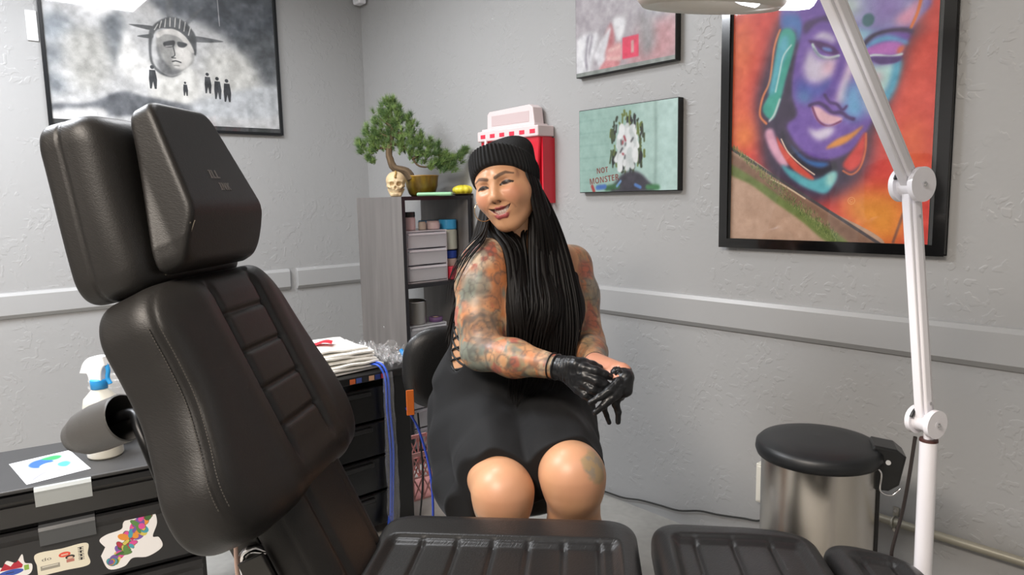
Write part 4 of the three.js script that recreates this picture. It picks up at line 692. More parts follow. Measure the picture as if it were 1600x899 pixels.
// ---------------------------------------------------------------- reclining client chair
{
  const at = spot(-0.25, 1.32);
  const chair = thing('tattoo_chair', 'large black vinyl reclining client chair with a tall headrest and split leg pads', 'chair', at, TURN - THREE.MathUtils.degToRad(6));
  // local: x towards the leg pads, y up, -z away from the photographer. The back leans: u across (far side +), v up the back, s out of its front.
  const lean = THREE.MathUtils.degToRad(65), Dv = V(-Math.cos(lean), Math.sin(lean), 0), Nv = V(Math.sin(lean), Math.cos(lean), 0);
  const back = new THREE.Matrix4().makeBasis(V(0, 0, -1), Dv, Nv).setPosition(V(0, 0.57, 0).addScaledVector(Nv, -0.026));
  const groove = (d, w, depth) => depth * Math.exp(-(d * d) / (w * w));
  const table = (x, xs, ys) => { if (x <= xs[0]) return ys[0]; for (let i = 1; i < xs.length; i++) if (x < xs[i]) { const t = (x - xs[i - 1]) / (xs[i] - xs[i - 1]), p = ys[Math.max(0, i - 2)], q = ys[i - 1], r = ys[i], z = ys[Math.min(ys.length - 1, i + 1)]; return q + 0.5 * t * (r - p + t * (2 * p - 5 * q + 4 * r - z + t * (3 * (q - r) + z - p))); } return ys[ys.length - 1]; };
  // a pad: an outline of half-width hw(v) between v0 and v1, corners of radius c, from s0 to s1, edges rounded by r
  const pad = (u, v, s, hw, v0, v1, c, s0, s1, r) => {
    const d1 = smax(Math.abs(u) - hw, smax(v0 - v, v - v1, 0.004), c) * 0.9;
    return smax(smax(d1, s - s1, r), s0 - s, 0.022);
  };
  const wingsNear = (v) => table(v, [0.18, 0.25, 0.32, 0.39, 0.46, 0.53, 0.6, 0.67], [0.262, 0.3, 0.304, 0.276, 0.252, 0.246, 0.246, 0.236]);
  const wings = (v) => table(v, [0.18, 0.25, 0.32, 0.39, 0.46, 0.53, 0.6, 0.67], [0.262, 0.302, 0.318, 0.298, 0.266, 0.242, 0.226, 0.212]);
  const stitches = [0.575, 0.498, 0.421, 0.344];
  const backF = (uu, v, s) => {
    const u = uu - 0.02;
    const crown = 0.02 * Math.pow(Math.abs(u) / 0.25, 2.2);
    let front = -crown;
    const inCh = step(0.095, 0.072, Math.abs(u)) * step(0.25, 0.3, v) * step(0.65, 0.62, v);
    for (const q of stitches) front -= groove(v - q, 0.0055, 0.006) * inCh;
    front -= groove(Math.abs(u) - 0.082, 0.009, 0.008) * step(0.25, 0.32, v) * step(0.66, 0.62, v);
    front += 0.006 * (Math.exp(-Math.pow((Math.abs(u) - 0.13) / 0.03, 2)) - 0.5 * inCh);
    const hw = mix(wingsNear(v), wings(v), step(-0.06, 0.06, u)) - groove(s + 0.034, 0.004, 0.0035);
    let d = pad(u, v, s, hw, 0.205, 0.668, 0.075, -0.142, front, 0.055);
    d = Math.max(d, -1);
    return d;
  };
  const stripF = (u, v, s) => {
    let front = -0.012 - 0.03 * Math.pow(Math.abs(u) / 0.15, 3);
    front -= groove(Math.abs(u) - 0.075, 0.009, 0.006);
    return pad(u, v, s, 0.152 - groove(s + 0.05, 0.004, 0.003), -0.02, 0.34, 0.02, -0.105, front, 0.05);
  };
  const vinylBack = vinyl.clone(); vinylBack.roughness = 0.46;
  const bp = obj('backrest', nets(backF, [-0.37, 0.18, -0.16], [0.37, 0.69, 0.03], 0.0045).applyMatrix4(back), vinylBack, chair);
  obj('lower_backrest', nets(stripF, [-0.17, -0.05, -0.125], [0.17, 0.36, 0.01], 0.0045).applyMatrix4(back), vinylBack, chair);
  // double row of stitching where the front cover meets the sides
  const seam = (hw, s, v0, v1, side, name, parent) => { const pts = []; for (let i = 0; i <= 60; i++) { const v = mix(v0, v1, i / 60); pts.push(V(0.02 + side * hw(v), v, s)); } const G = []; const c = new THREE.CatmullRomCurve3(pts); for (let i = 0; i < 60; i++) { const a = c.getPointAt(i / 60), b = c.getPointAt((i + 0.62) / 60); G.push(rod(a.toArray(), b.toArray(), 0.0011, 0.0011, 5)); } return obj(name, join(G).applyMatrix4(back), std(0x3a3733, 0.6), parent); };
  seam((v) => wingsNear(v) - 0.006, -0.026, 0.29, 0.6, -1, 'stitching', bp).userData.kind = 'stuff'; seam((v) => wingsNear(v) - 0.003, -0.044, 0.29, 0.6, -1, 'stitching', bp).userData.kind = 'stuff';
  // headrest: a flat pad, tipped forward a little, and a wedge cushion strapped in front of it
  const tip = THREE.MathUtils.degToRad(13), head = back.clone().multiply(new THREE.Matrix4().makeTranslation(0, 0.68, -0.168)).multiply(new THREE.Matrix4().makeRotationX(tip));
  const headF = (u, v, s) => pad(u, v, s, 0.176 + 0.012 * step(0.3, 0.05, v) - groove(s - 0.045, 0.003, 0.003), 0, 0.318, 0.05, 0, 0.124 - 0.006 * Math.pow(u / 0.17, 2) + 0.012 * step(0.2, 0.0, v), 0.05);
  const hp = obj('headrest', nets(headF, [-0.21, -0.02, -0.02], [0.21, 0.35, 0.18], 0.0042).applyMatrix4(head), vinylBack, chair);
  const wedge = (u, v, s) => {                              // s from the back plane; front face flat, lower part cut back
    const hw = mix(0.142, 0.1, clamp((v - 0.72) / 0.24)) + 0.02 * step(0.02, -0.04, s);
    const d1 = smax(Math.abs(u) - hw, smax(0.672 - v, v - 0.962, 0.004), 0.03);
    const front = smax(s - 0.074, (s - 0.074) * 0.8 - (v - 0.752) * 0.6, 0.012), rear = -0.03 + (v - 0.675) * 0.2 - s;
    let d = smax(d1 * 0.9, smax(front * 0.9, rear * 0.9, 0.01), 0.012);
    return d + groove(Math.abs(u) - hw + 0.004, 0.003, 0) ;
  };
  const pw = obj('head_cushion', nets(wedge, [-0.19, 0.65, -0.07], [0.19, 0.985, 0.1], 0.0038).applyMatrix4(back), vinylBack, chair);
  const font = await new FontLoader().loadAsync('fonts/droid/droid_sans_bold.typeface.json');
  const letters = (txt, size, u, v) => new TextGeometry(txt, { font, size, depth: 0.0012, curveSegments: 4 }).translate(u, v, 0.0735).applyMatrix4(back);
  obj('embossed_lettering', [letters('ILL', 0.017, -0.022, 0.812), letters('INK', 0.015, -0.006, 0.788)], std(0x625e5b, 0.5), pw);
  obj('seam_line', [tube([[-0.134, 0.735, 0.058], [-0.138, 0.71, 0.03], [-0.136, 0.69, 0.0], [-0.13, 0.676, -0.03]], 0.0013, 30, 6), tube([[-0.129, 0.735, 0.064], [-0.132, 0.71, 0.037], [-0.13, 0.69, 0.008], [-0.124, 0.676, -0.02]], 0.0011, 30, 6)].map((g) => g.applyMatrix4(back)), std(0x5c564c, 0.55), pw);
  const post = (u, name) => obj(name, rod([u, 0.58, -0.09], [u, 0.74, -0.1], 0.011).applyMatrix4(back), chrome, chair); post(-0.07, 'headrest_post'); post(0.07, 'headrest_post');
  // seat and leg pads: x along, y up, u across (far +)
  const flat = new THREE.Matrix4().makeBasis(V(1, 0, 0), V(0, 1, 0), V(0, 0, 1));
  const seatPad = (x0, x1, hwA, hwB, lines, rim, drop, c, top) => (x, y, z) => {
    const u = Math.abs(z), hw = mix(hwA, hwB, clamp((x - x0) / (x1 - x0))), inn = step(rim + 0.016, rim - 0.016, u - 0) * step(x0 + 0.03, x0 + 0.055, x) * step(x1 - 0.035, x1 - 0.06, x);
    let t = top(x) - 0.014 * inn * (1 - 0.25 * Math.pow(u / 0.2, 2));
    for (const q of lines) t -= groove(x - q, 0.005, 0.005) * inn;
    t -= groove(u - rim - 0.006, 0.006, 0.0035) * step(x0 + 0.04, x0 + 0.06, x) * step(x1 - 0.04, x1 - 0.06, x);
    const d1 = smax(u - hw - groove(y - t + 0.055, 0.004, -0.003), Math.max(x0 - x, x - x1), c);
    return smax(d1 * 0.92, smax(y - t, top(x) - drop - y, 0.004), 0.046);
  };
  const sp = obj('seat', nets(seatPad(-0.07, 0.492, 0.235, 0.235, [0.04, 0.115, 0.19, 0.263, 0.336, 0.41], 0.105, 0.12, 0.06, () => 0.575), [-0.1, 0.44, -0.26], [0.52, 0.6, 0.26], 0.0044), vinylWorn, chair);
  const topL = (x) => 0.578 - 0.03 * step(0.7, 1.06, x);
  obj('leg_pad', nets(seatPad(0.52, 0.862, 0.222, 0.205, [0.605, 0.68, 0.755], 0.135, 0.105, 0.05, topL), [0.5, 0.43, -0.25], [0.89, 0.6, 0.25], 0.0044), vinylWorn, chair);
  obj('foot_pad', nets(seatPad(0.868, 1.045, 0.2, 0.15, [0.93, 0.985], 0.12, 0.1, 0.06, topL), [0.85, 0.41, -0.23], [1.07, 0.6, 0.23], 0.0044), vinylWorn, chair);
  const dash = (z, y, x0, x1) => { const G = []; for (let i = 0; i < 50; i++) G.push(rod([mix(x0, x1, i / 50), y, z], [mix(x0, x1, (i + 0.6) / 50), y, z], 0.001, 0.001, 5)); return join(G); };
  obj('stitching', dash(-0.112, 0.566, 0.0, 0.44), std(0x6a6864, 0.6), sp).userData.kind = 'stuff';
  // frame, lift and foot
  obj('back_frame', [span(-0.135, -0.1, -0.17, -0.105, 0.42, -0.11, 0.004), span(0.105, -0.1, -0.17, 0.135, 0.42, -0.11, 0.004), span(-0.105, 0.36, -0.16, 0.105, 0.4, -0.12, 0.004)].map((g) => g.applyMatrix4(back)), greyMetal, chair);
  obj('back_plate', span(-0.175, -0.12, -0.14, -0.165, 0.17, -0.09, 0.002).applyMatrix4(back), greyMetal, chair);
  obj('seat_frame', [span(-0.1, 0.42, -0.16, 1.0, 0.455, -0.12, 0.004), span(-0.1, 0.42, 0.12, 1.0, 0.455, 0.16, 0.004), span(-0.1, 0.42, -0.12, -0.06, 0.45, 0.12, 0.004), span(0.46, 0.42, -0.12, 0.5, 0.45, 0.12, 0.004)], greyMetal, chair);
  obj('lift_column', [span(0.08, 0.1, -0.09, 0.28, 0.42, 0.09, 0.01)], blackMetal, chair);
  obj('base', [span(-0.2, 0, -0.26, 0.56, 0.05, 0.26, 0.015), span(0.02, 0.05, -0.13, 0.34, 0.1, 0.13, 0.01)], blackMetal, chair);
  obj('lever', [tube([[-0.19, 0.66, 0.13], [-0.212, 0.668, 0.145], [-0.226, 0.652, 0.148], [-0.222, 0.62, 0.148], [-0.215, 0.4, 0.148]], 0.0085, 50)], chrome, chair);
  obj('release_cable', tube([[-0.24, 0.72, 0.13], [-0.235, 0.68, 0.15], [-0.225, 0.6, 0.165], [-0.19, 0.45, 0.16], [-0.1, 0.38, 0.12]], 0.004, 40), std(0xd9b8a8, 0.4), chair);
  // armrest turned back behind the backrest: a vinyl sleeve on a bent rod
  const a = V(-0.491, 0.878, 0.052), b = V(-0.625, 0.826, 0.032), ax = b.clone().sub(a), len = ax.length(); ax.normalize();
  const g = lathe([[0.044, 0.0], [0.047, 0.002], [0.047, len * 0.45], [0.043, len * 0.7], [0.03, len * 0.92], [0.008, len * 1.03], [0, len * 1.04], [0.006, len * 1.0], [0.026, len * 0.88], [0.039, len * 0.66], [0.043, len * 0.4], [0.044, 0.0]], 48);
  const arm = obj('armrest', g.scale(1, 1, 1).applyQuaternion(new THREE.Quaternion().setFromUnitVectors(V(0, 1, 0), ax)).translate(a.x, a.y, a.z), phys(0x4a4948, 0.3, { bumpMap: grain, bumpScale: 0.0005 }), chair);
  const p1 = b.clone().lerp(a, 0.25), p2 = a.clone().addScaledVector(ax, -0.02), p3 = V(-0.446, 0.863, 0.079), p4 = V(-0.423, 0.827, 0.092), p5 = V(-0.395, 0.74, 0.09);
  obj('armrest_rod', tube([p1, p2, p3, p4, p5].map((q) => q.toArray()), 0.011, 40, 12), blackMetal, arm);
}
// ---------------------------------------------------------------- the seated woman and her stool
{
  const at = spot(0, 2.05);                                // local: x to the photo's right, y up, z towards the photographer
  const who = thing('person', 'smiling seated woman in a black dress and beanie pulling on black gloves', 'person', at, TURN);
  const skinMat = phys(0xffffff, 0.42, { vertexColors: true, sheen: 0.15, sheenColor: new THREE.Color(0.9, 0.6, 0.5), sheenRoughness: 0.5 });
  // ---- skeleton
  const shR = [-0.073, 1.098, 0.07], elR = [-0.088, 0.87, 0.16], wrR = [0.126, 0.853, 0.318];
  const shL = [0.185, 1.065, -0.14], elL = [0.222, 0.842, -0.02], wrL = [0.214, 0.84, 0.225];
  const hipR = [-0.1, 0.64, 0], hipL = [0.09, 0.635, 0], knR = [-0.033, 0.566, 0.405], knL = [0.137, 0.606, 0.405];
  const anR = [-0.05, 0.1, 0.26], anL = [0.165, 0.12, 0.26];
  const armR = [[...shR, -0.084, 1.04, 0.09, 0.066, 0.069], [-0.084, 1.04, 0.09, -0.09, 0.95, 0.125, 0.069, 0.062], [-0.09, 0.95, 0.125, ...elR, 0.062, 0.05], [...elR, 0.0, 0.863, 0.235, 0.051, 0.046], [0.0, 0.863, 0.235, ...wrR, 0.046, 0.0275]];
  const armL = [[...shL, 0.203, 0.98, -0.09, 0.058, 0.057], [0.203, 0.98, -0.09, ...elL, 0.057, 0.045], [...elL, 0.218, 0.838, 0.08, 0.046, 0.043], [0.218, 0.838, 0.08, ...wrL, 0.043, 0.026]];
  const torso = [
    [-0.0, 1.0, 0.01, 0.1, 0.98, -0.075, 0.112, 0.108], [-0.05, 0.9, 0.02, 0.08, 0.89, -0.06, 0.118, 0.112], [-0.06, 0.79, 0.0, 0.06, 0.79, -0.03, 0.128, 0.128],
    [0.045, 1.07, -0.03, 0.05, 0.98, -0.03, 0.085, 0.11], [...shR, 0.05, 1.07, -0.03, 0.052, 0.075], [...shL, 0.05, 1.07, -0.03, 0.05, 0.075],
    [0.04, 0.98, 0.07, 0.05, 0.962, 0.088, 0.07, 0.076], [0.12, 0.965, -0.005, 0.13, 0.948, 0.006, 0.066, 0.07],
    [-0.085, 0.67, -0.02, 0.075, 0.665, -0.03, 0.145, 0.142],
  ];
  const legs = [[...hipR, ...knR, 0.118, 0.07], [...hipL, ...knL, 0.118, 0.074], [...knR, -0.036, 0.4, 0.34, 0.062, 0.064], [-0.036, 0.4, 0.34, ...anR, 0.064, 0.038], [-0.033, 0.578, 0.415, -0.034, 0.54, 0.415, 0.062, 0.056], [...knL, 0.144, 0.43, 0.34, 0.065, 0.067], [0.144, 0.43, 0.34, ...anL, 0.067, 0.038], [0.137, 0.618, 0.415, 0.139, 0.575, 0.415, 0.065, 0.058]];
  const feet = [[...anR, anR[0] - 0.012, 0.04, anR[2] + 0.13, 0.04, 0.028], [...anL, anL[0] + 0.012, 0.045, anL[2] + 0.13, 0.04, 0.028]];
  const eyes = V(-0.042, 1.31, 0.12), turn = new THREE.Matrix4().makeRotationZ(0.25).multiply(new THREE.Matrix4().makeRotationY(-0.36)).multiply(new THREE.Matrix4().makeRotationX(-0.02));
  const O = eyes.clone().sub(V(0, 0, 0.088).applyMatrix4(turn)), headM = turn.clone().setPosition(O), inHead = headM.clone().invert();
  const hp = (x, y, z) => V(x, y, z).applyMatrix4(headM).toArray();
  const neck = [[0.045, 1.06, -0.03, ...hp(0, -0.065, -0.025), 0.062, 0.053], [0.045, 1.11, -0.03, ...shR, 0.05, 0.05], [0.045, 1.11, -0.03, ...shL, 0.05, 0.05]];
  const partsList = [[torso, 0.045], [neck, 0.04], [armR, 0.03], [armL, 0.03], [legs, 0.03], [feet, 0.03]].map(([l, k]) => [blend(l, k), ...bounds(l, 0.06)]);
  const boxDist = (lo, hi, x, y, z) => Math.hypot(Math.max(lo[0] - x, 0, x - hi[0]), Math.max(lo[1] - y, 0, y - hi[1]), Math.max(lo[2] - z, 0, z - hi[2]));
  const body = (x, y, z) => { let d = 1e3; for (const [f, lo, hi] of partsList) { const b = boxDist(lo, hi, x, y, z); if (b > 0) { d = d > 900 ? b + 0.06 : Math.min(d, b + 0.06); continue; } const e = f(x, y, z); d = d > 900 ? e : smin(d, e, 0.03); } return d; };
  const torsoF = partsList[0][0], armRF = partsList[2][0], armLF = partsList[3][0], legF = partsList[4][0];
  // ---- skin and tattoos
  const mix3 = (a, b, t) => [mix(a[0], b[0], t), mix(a[1], b[1], t), mix(a[2], b[2], t)];
  const SKIN = [0.59, 0.325, 0.175], PAL = { teal: [0.21, 0.23, 0.19], olive: [0.33, 0.27, 0.15], orange: [0.56, 0.2, 0.075], red: [0.46, 0.1, 0.07], cream: [0.62, 0.48, 0.34], ink: [0.085, 0.075, 0.07], tan: [0.56, 0.3, 0.15] };
  const plain = (x, y, z) => { const n = fbm(x * 30, y * 30, z * 30, 3); return mix3(SKIN, [0.62, 0.3, 0.17], n * 0.6); };
  const near = (x, y, z, p, r) => Math.hypot(x - p[0], y - p[1], z - p[2]) / r;
  function ink(x, y, z, left) {
    const q = [x * 15 + (left ? 40 : 0), y * 13, z * 15], w = fbm(q[0], q[1], q[2], 3) - 0.5, a = fbm(q[0] + 4 * w, q[1] + 9, q[2], 3), b = fbm(q[0] * 1.3 + 31, q[1] * 1.3 + 4 * w, q[2] * 1.3, 3), c = fbm(q[0] * 1.1 - 17, q[1] * 1.1, q[2] * 1.1 + 5 * w, 3);
    let k = PAL.tan;
    k = mix3(k, PAL.teal, step(0.47, 0.6, a)); k = mix3(k, PAL.olive, step(0.5, 0.6, b) * 0.85); k = mix3(k, PAL.orange, step(0.56, 0.64, c) * 0.8); k = mix3(k, PAL.cream, step(0.42, 0.34, a) * 0.5); k = mix3(k, PAL.red, step(0.6, 0.68, b) * 0.8);
    if (!left) {
      const up = near(x, y, z, [-0.1, 1.15, 0.12], 0.075); k = mix3(k, mix3(PAL.cream, PAL.red, step(0.62, 0.7, noise(x * 40, y * 60, z * 20))), step(1.1, 0.7, up) * 0.8);
      k = mix3(k, PAL.teal, step(1.15, 0.6, near(x, y, z, [-0.1, 1.045, 0.16], 0.05)) * 0.8);
      k = mix3(k, PAL.orange, step(1.2, 0.5, near(x, y, z, [-0.025, 1.07, 0.13], 0.045)) * 0.8);
      k = mix3(k, PAL.tan, step(1.2, 0.6, near(x, y, z, [-0.09, 0.985, 0.19], 0.04)) * 0.6);
      const m = near(x, y, z, [-0.083, 0.935, 0.19], 0.05), an = Math.atan2(y - 0.935, x + 0.083);
      k = mix3(k, mix3([0.2, 0.15, 0.12], PAL.tan, 0.35 + 0.35 * Math.cos(m * 22) * (0.6 + 0.4 * Math.cos(an * 9))), step(1.15, 0.85, m) * 0.85);
      k = mix3(k, PAL.red, step(1.2, 0.6, near(x, y, z, [-0.04, 0.85, 0.22], 0.028)) * 0.75);
      k = mix3(k, PAL.orange, step(1.1, 0.5, near(x, y, z, [0.035, 0.885, 0.3], 0.025)) * 0.6);
      k = mix3(k, SKIN, step(0.115, 0.124, x) * step(0.2, 0.26, z));
    } else {
      k = mix3(k, PAL.red, step(1.2, 0.6, near(x, y, z, [0.215, 1.055, -0.08], 0.035)) * 0.85);
      k = mix3(k, PAL.orange, step(1.2, 0.5, near(x, y, z, [0.18, 1.03, -0.07], 0.03)) * 0.6);
      k = mix3(k, [0.36, 0.19, 0.11], 0.25); k = mix3(k, SKIN, step(0.19, 0.205, z));
    }
    const g = fbm(q[0] * 5, q[1] * 5, q[2] * 5, 2); k = mix3(k, PAL.ink, 0.35 * step(0.4, 0.75, g));
    const l1 = Math.abs(noise(q[0] * 2.4 + 3 * w, q[1] * 2.4, q[2] * 2.4) - 0.5), l2 = Math.abs(noise(q[0] * 3.1 + 60, q[1] * 3.1, q[2] * 3.1 + 4 * w) - 0.5);
    return mix3(k, PAL.ink, 0.6 * Math.max(step(0.06, 0.015, l1), step(0.055, 0.015, l2) * 0.8));
  }
  const skin = (x, y, z) => {
    const r = armRF(x, y, z), l = armLF(x, y, z), t = Math.min(torsoF(x, y, z), partsList[1][0](x, y, z));
    if (r < 0.012 && y < 1.17) return mix3(plain(x, y, z), ink(x, y, z, false), step(0.02, -0.012, r - t));
    if (l < 0.012) return mix3(plain(x, y, z), ink(x, y, z, true), step(0.02, -0.012, l - t));
    let k = plain(x, y, z);
    if (y < 0.72 && z > 0.2) {
      k = mix3(k, [0.66, 0.33, 0.2], step(0.09, 0.03, Math.min(near(x, y, z, [-0.03, 0.6, 0.49], 1), near(x, y, z, [0.14, 0.64, 0.49], 1))) * 0.6);
      const a = near(x, y, z, [0.19, 0.655, 0.46], 0.045), b = near(x, y, z, [-0.11, 0.5, 0.43], 0.05), n = fbm(x * 50, y * 50, z * 50, 3);
      k = mix3(k, n > 0.52 ? PAL.teal : PAL.olive, step(1.0, 0.7, a + (n - 0.5) * 0.9) * 0.75); k = mix3(k, PAL.teal, step(1, 0.7, b + (n - 0.5)) * 0.6);
    }
    return k;
  };
  const bodyG = nets(body, [-0.32, 0.0, -0.3], [0.33, 1.22, 0.55], 0.0044, skin);
  // ---- head
  const seg2 = (x, y, pts) => { let d = 9; for (let i = 1; i < pts.length; i++) { const [a, b] = [pts[i - 1], pts[i]], ux = b[0] - a[0], uy = b[1] - a[1], t = clamp(((x - a[0]) * ux + (y - a[1]) * uy) / (ux * ux + uy * uy)); d = Math.min(d, Math.hypot(x - a[0] - t * ux, y - a[1] - t * uy)); } return d; };
  const upper = chain([[-0.036, -0.0545, 0.0715], [-0.022, -0.059, 0.0835], [-0.008, -0.0605, 0.089], [0, -0.0625, 0.0895], [0.008, -0.0605, 0.089], [0.022, -0.059, 0.0835], [0.036, -0.0545, 0.0715]], [0.0025, 0.004, 0.0055, 0.0048, 0.0055, 0.004, 0.0025]);
  const lower = chain([[-0.035, -0.0555, 0.0715], [-0.025, -0.0712, 0.0805], [-0.0105, -0.0832, 0.0862], [0.0105, -0.0832, 0.0862], [0.025, -0.0712, 0.0805], [0.035, -0.0555, 0.0715]], [0.0022, 0.004, 0.0052, 0.0052, 0.004, 0.0022]);
  const upF = blend(upper, 0.004), loF = blend(lower, 0.004);
  const opening = (x, y) => { const top = -0.0612 + 0.0055 * Math.pow(x / 0.033, 2), bot = -0.0793 + 0.0232 * Math.pow(x / 0.033, 2); return Math.max(y - top, bot - y); };
  const headF = (X, y, z) => {
    const x = Math.abs(X);
    let d = ellipsoid(x, y, z, [0, 0.032, -0.02], [0.077, 0.084, 0.1]);
    d = smin(d, ellipsoid(x, y, z, [0, -0.02, 0.018], [0.069, 0.1, 0.078]), 0.03);
    d = smin(d, capsule([0.052, -0.05, -0.005, 0.016, -0.103, 0.05, 0.022, 0.02], x, y, z), 0.035);
    d = smin(d, capsule([0, -0.103, 0.054, 0, -0.105, 0.06, 0.019, 0.018], x, y, z), 0.025);
    d = smin(d, capsule([0.038, -0.032, 0.066, 0.052, -0.03, 0.042, 0.0245, 0.024], x, y, z), 0.034);
    d = smin(d, capsule([0.014, 0.024, 0.085, 0.05, 0.02, 0.064, 0.0085, 0.009], x, y, z), 0.018);
    d = smax(d, -ellipsoid(x, y, z, [0.033, 0.002, 0.097], [0.019, 0.0105, 0.014]), 0.014);
    d = smin(d, ellipsoid(x, y, z, [0.033, 0.001, 0.0705], [0.0175, 0.0125, 0.0155]), 0.005);
    d = smin(d, capsule([0, 0.012, 0.088, 0, -0.029, 0.1055, 0.0065, 0.0105], x, y, z), 0.014);
    d = smin(d, capsule([0, -0.031, 0.105, 0.0138, -0.036, 0.093, 0.0105, 0.0088], x, y, z), 0.008);
    d = smax(d, -ellipsoid(x, y, z, [0.0082, -0.0445, 0.0985], [0.0038, 0.004, 0.006]), 0.003);
    d = smin(d, ellipsoid(x, y, z, [0, -0.067, 0.062], [0.036, 0.024, 0.028]), 0.02);
    d = smin(d, upF(x, y, z), 0.004); d = smin(d, loF(x, y, z), 0.004);
    d = smax(d, -Math.max(opening(x, y), 0.07 - z), 0.002);
    d = Math.min(d, Math.max(ellipsoid(x, y, z, [0, -0.067, 0.05], [0.035, 0.024, 0.0365]) + 0.0004 * Math.abs(Math.sin(x * 440)), opening(x, y) - 0.002));
    d = smin(d, ellipsoid(x, y, z, [0.0755, -0.01, -0.012], [0.009, 0.03, 0.019]), 0.006);
    return d;
  };
  const face = (X, y, z) => {
    const x = Math.abs(X); let k = plain(X * 0.6 + 3, y, z);
    k = mix3(k, [0.6, 0.22, 0.14], step(0.035, 0.01, Math.hypot(x - 0.045, y + 0.03)) * step(0.03, 0.05, z) * 0.5);
    if (z > 0.035) {
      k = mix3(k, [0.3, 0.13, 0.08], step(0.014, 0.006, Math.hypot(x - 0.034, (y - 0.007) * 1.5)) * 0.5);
      const brow = seg2(x, y, [[0.012, 0.02], [0.026, 0.025], [0.04, 0.0275], [0.057, 0.02]]), th = mix(0.0046, 0.0022, step(0.03, 0.056, x));
      k = mix3(k, [0.045, 0.028, 0.022], step(th + 0.0012, th - 0.0012, brow) * 0.82);
      const top = seg2(x, y, [[0.0185, -0.0015], [0.025, 0.0035], [0.034, 0.0055], [0.043, 0.0035], [0.0515, -0.001]]), bot = seg2(x, y, [[0.0195, -0.002], [0.028, -0.003], [0.038, -0.0025], [0.049, -0.001]]);
      const inside = x > 0.0195 && x < 0.049 && y > -0.003 && y < 0.0045 * (1 - Math.pow((x - 0.034) / 0.0165, 2));
      if (inside) k = Math.abs(x - (X > 0 ? 0.032 : 0.036)) < 0.0065 ? [0.02, 0.012, 0.01] : [0.11, 0.075, 0.06];
      k = mix3(k, [0.02, 0.014, 0.012], step(0.0036, 0.0018, top)); k = mix3(k, [0.07, 0.04, 0.03], step(0.0014, 0.0006, bot) * 0.8);
      k = mix3(k, [0.34, 0.15, 0.09], step(0.0035, 0.001, seg2(x, y, [[0.018, -0.043], [0.029, -0.048], [0.04, -0.06], [0.041, -0.068]])) * 0.45);
      const lip = Math.min(upF(x, y, z), loF(x, y, z));
      k = mix3(k, [0.36, 0.075, 0.075], step(0.0026, 0.0008, lip));
      if (opening(x, y) < 0.0003 && lip > 0.0004 && z > 0.06) k = x < 0.031 ? mix3([0.68, 0.58, 0.5], [0.46, 0.34, 0.3], Math.pow(Math.abs(Math.cos(x * 440)), 12)) : [0.1, 0.03, 0.03];
      if (y < -0.039 && y > -0.047 && x < 0.0115 && x > 0.0055 && z > 0.09) k = mix3(k, [0.12, 0.05, 0.035], 0.7);
    }
    return k;
  };
  const headG = nets(headF, [-0.1, -0.14, -0.135], [0.1, 0.145, 0.13], 0.0017, face).applyMatrix4(headM);
  // ---- hands: skin of both, then the gloves over them
  const kI = [0.252, 0.85, 0.33], kM = [0.264, 0.856, 0.345], kR = [0.274, 0.85, 0.352], kP = [0.278, 0.836, 0.352];
  const palmL = [[...wrL, ...kI, 0.026, 0.013], [...wrL, ...kM, 0.026, 0.014], [...wrL, ...kR, 0.025, 0.013], [...wrL, ...kP, 0.024, 0.012], [0.228, 0.832, 0.255, 0.236, 0.836, 0.31, 0.019, 0.014]];
  const fingL = [chain([kI, [0.252, 0.832, 0.372], [0.232, 0.816, 0.396], [0.214, 0.806, 0.4]], [0.011, 0.0085, 0.0075, 0.0065]), chain([kM, [0.264, 0.832, 0.376], [0.243, 0.808, 0.397], [0.222, 0.792, 0.402]], [0.011, 0.009, 0.008, 0.0065]), chain([kR, [0.27, 0.822, 0.37], [0.255, 0.8, 0.372], [0.243, 0.788, 0.37]], [0.011, 0.0088, 0.0075, 0.0065]), chain([kP, [0.274, 0.818, 0.36], [0.266, 0.802, 0.364], [0.26, 0.79, 0.364]], [0.01, 0.0078, 0.0068, 0.006]), chain([[0.23, 0.836, 0.28], [0.238, 0.84, 0.335], [0.252, 0.838, 0.362], [0.262, 0.832, 0.375]], [0.017, 0.0115, 0.0095, 0.0075])];
  const handLList = [...palmL, ...fingL.flat()], handLF = blend(handLList, 0.012);
  const palmR = [[...wrR, 0.17, 0.864, 0.36, 0.0265, 0.0125], [...wrR, 0.172, 0.846, 0.366, 0.0265, 0.013], [...wrR, 0.168, 0.828, 0.366, 0.026, 0.0125], [...wrR, 0.157, 0.812, 0.36, 0.025, 0.0115], [0.14, 0.866, 0.335, 0.152, 0.87, 0.35, 0.02, 0.015]];
  const fingR = [chain([[0.17, 0.864, 0.36], [0.198, 0.86, 0.376], [0.219, 0.85, 0.374], [0.233, 0.842, 0.366]], [0.011, 0.0086, 0.0076, 0.0064]), chain([[0.172, 0.846, 0.366], [0.197, 0.837, 0.383], [0.217, 0.827, 0.381], [0.23, 0.82, 0.373]], [0.0115, 0.0094, 0.0084, 0.007]), chain([[0.168, 0.828, 0.366], [0.188, 0.816, 0.383], [0.206, 0.806, 0.382], [0.217, 0.8, 0.375]], [0.011, 0.009, 0.0078, 0.0066]), chain([[0.157, 0.812, 0.36], [0.172, 0.799, 0.375], [0.185, 0.79, 0.376], [0.194, 0.784, 0.371]], [0.01, 0.008, 0.007, 0.006]), chain([[0.142, 0.868, 0.338], [0.17, 0.872, 0.345], [0.195, 0.862, 0.33], [0.212, 0.854, 0.325]], [0.0165, 0.0115, 0.0095, 0.008])];
  const handRList = [...palmR, ...fingR.flat()], handRF = blend(handRList, 0.006);
  const bare = (x, y, z) => mix3(plain(x, y, z), [0.62, 0.26, 0.19], 0.45 + 0.3 * fbm(x * 120, y * 120, z * 120, 2));
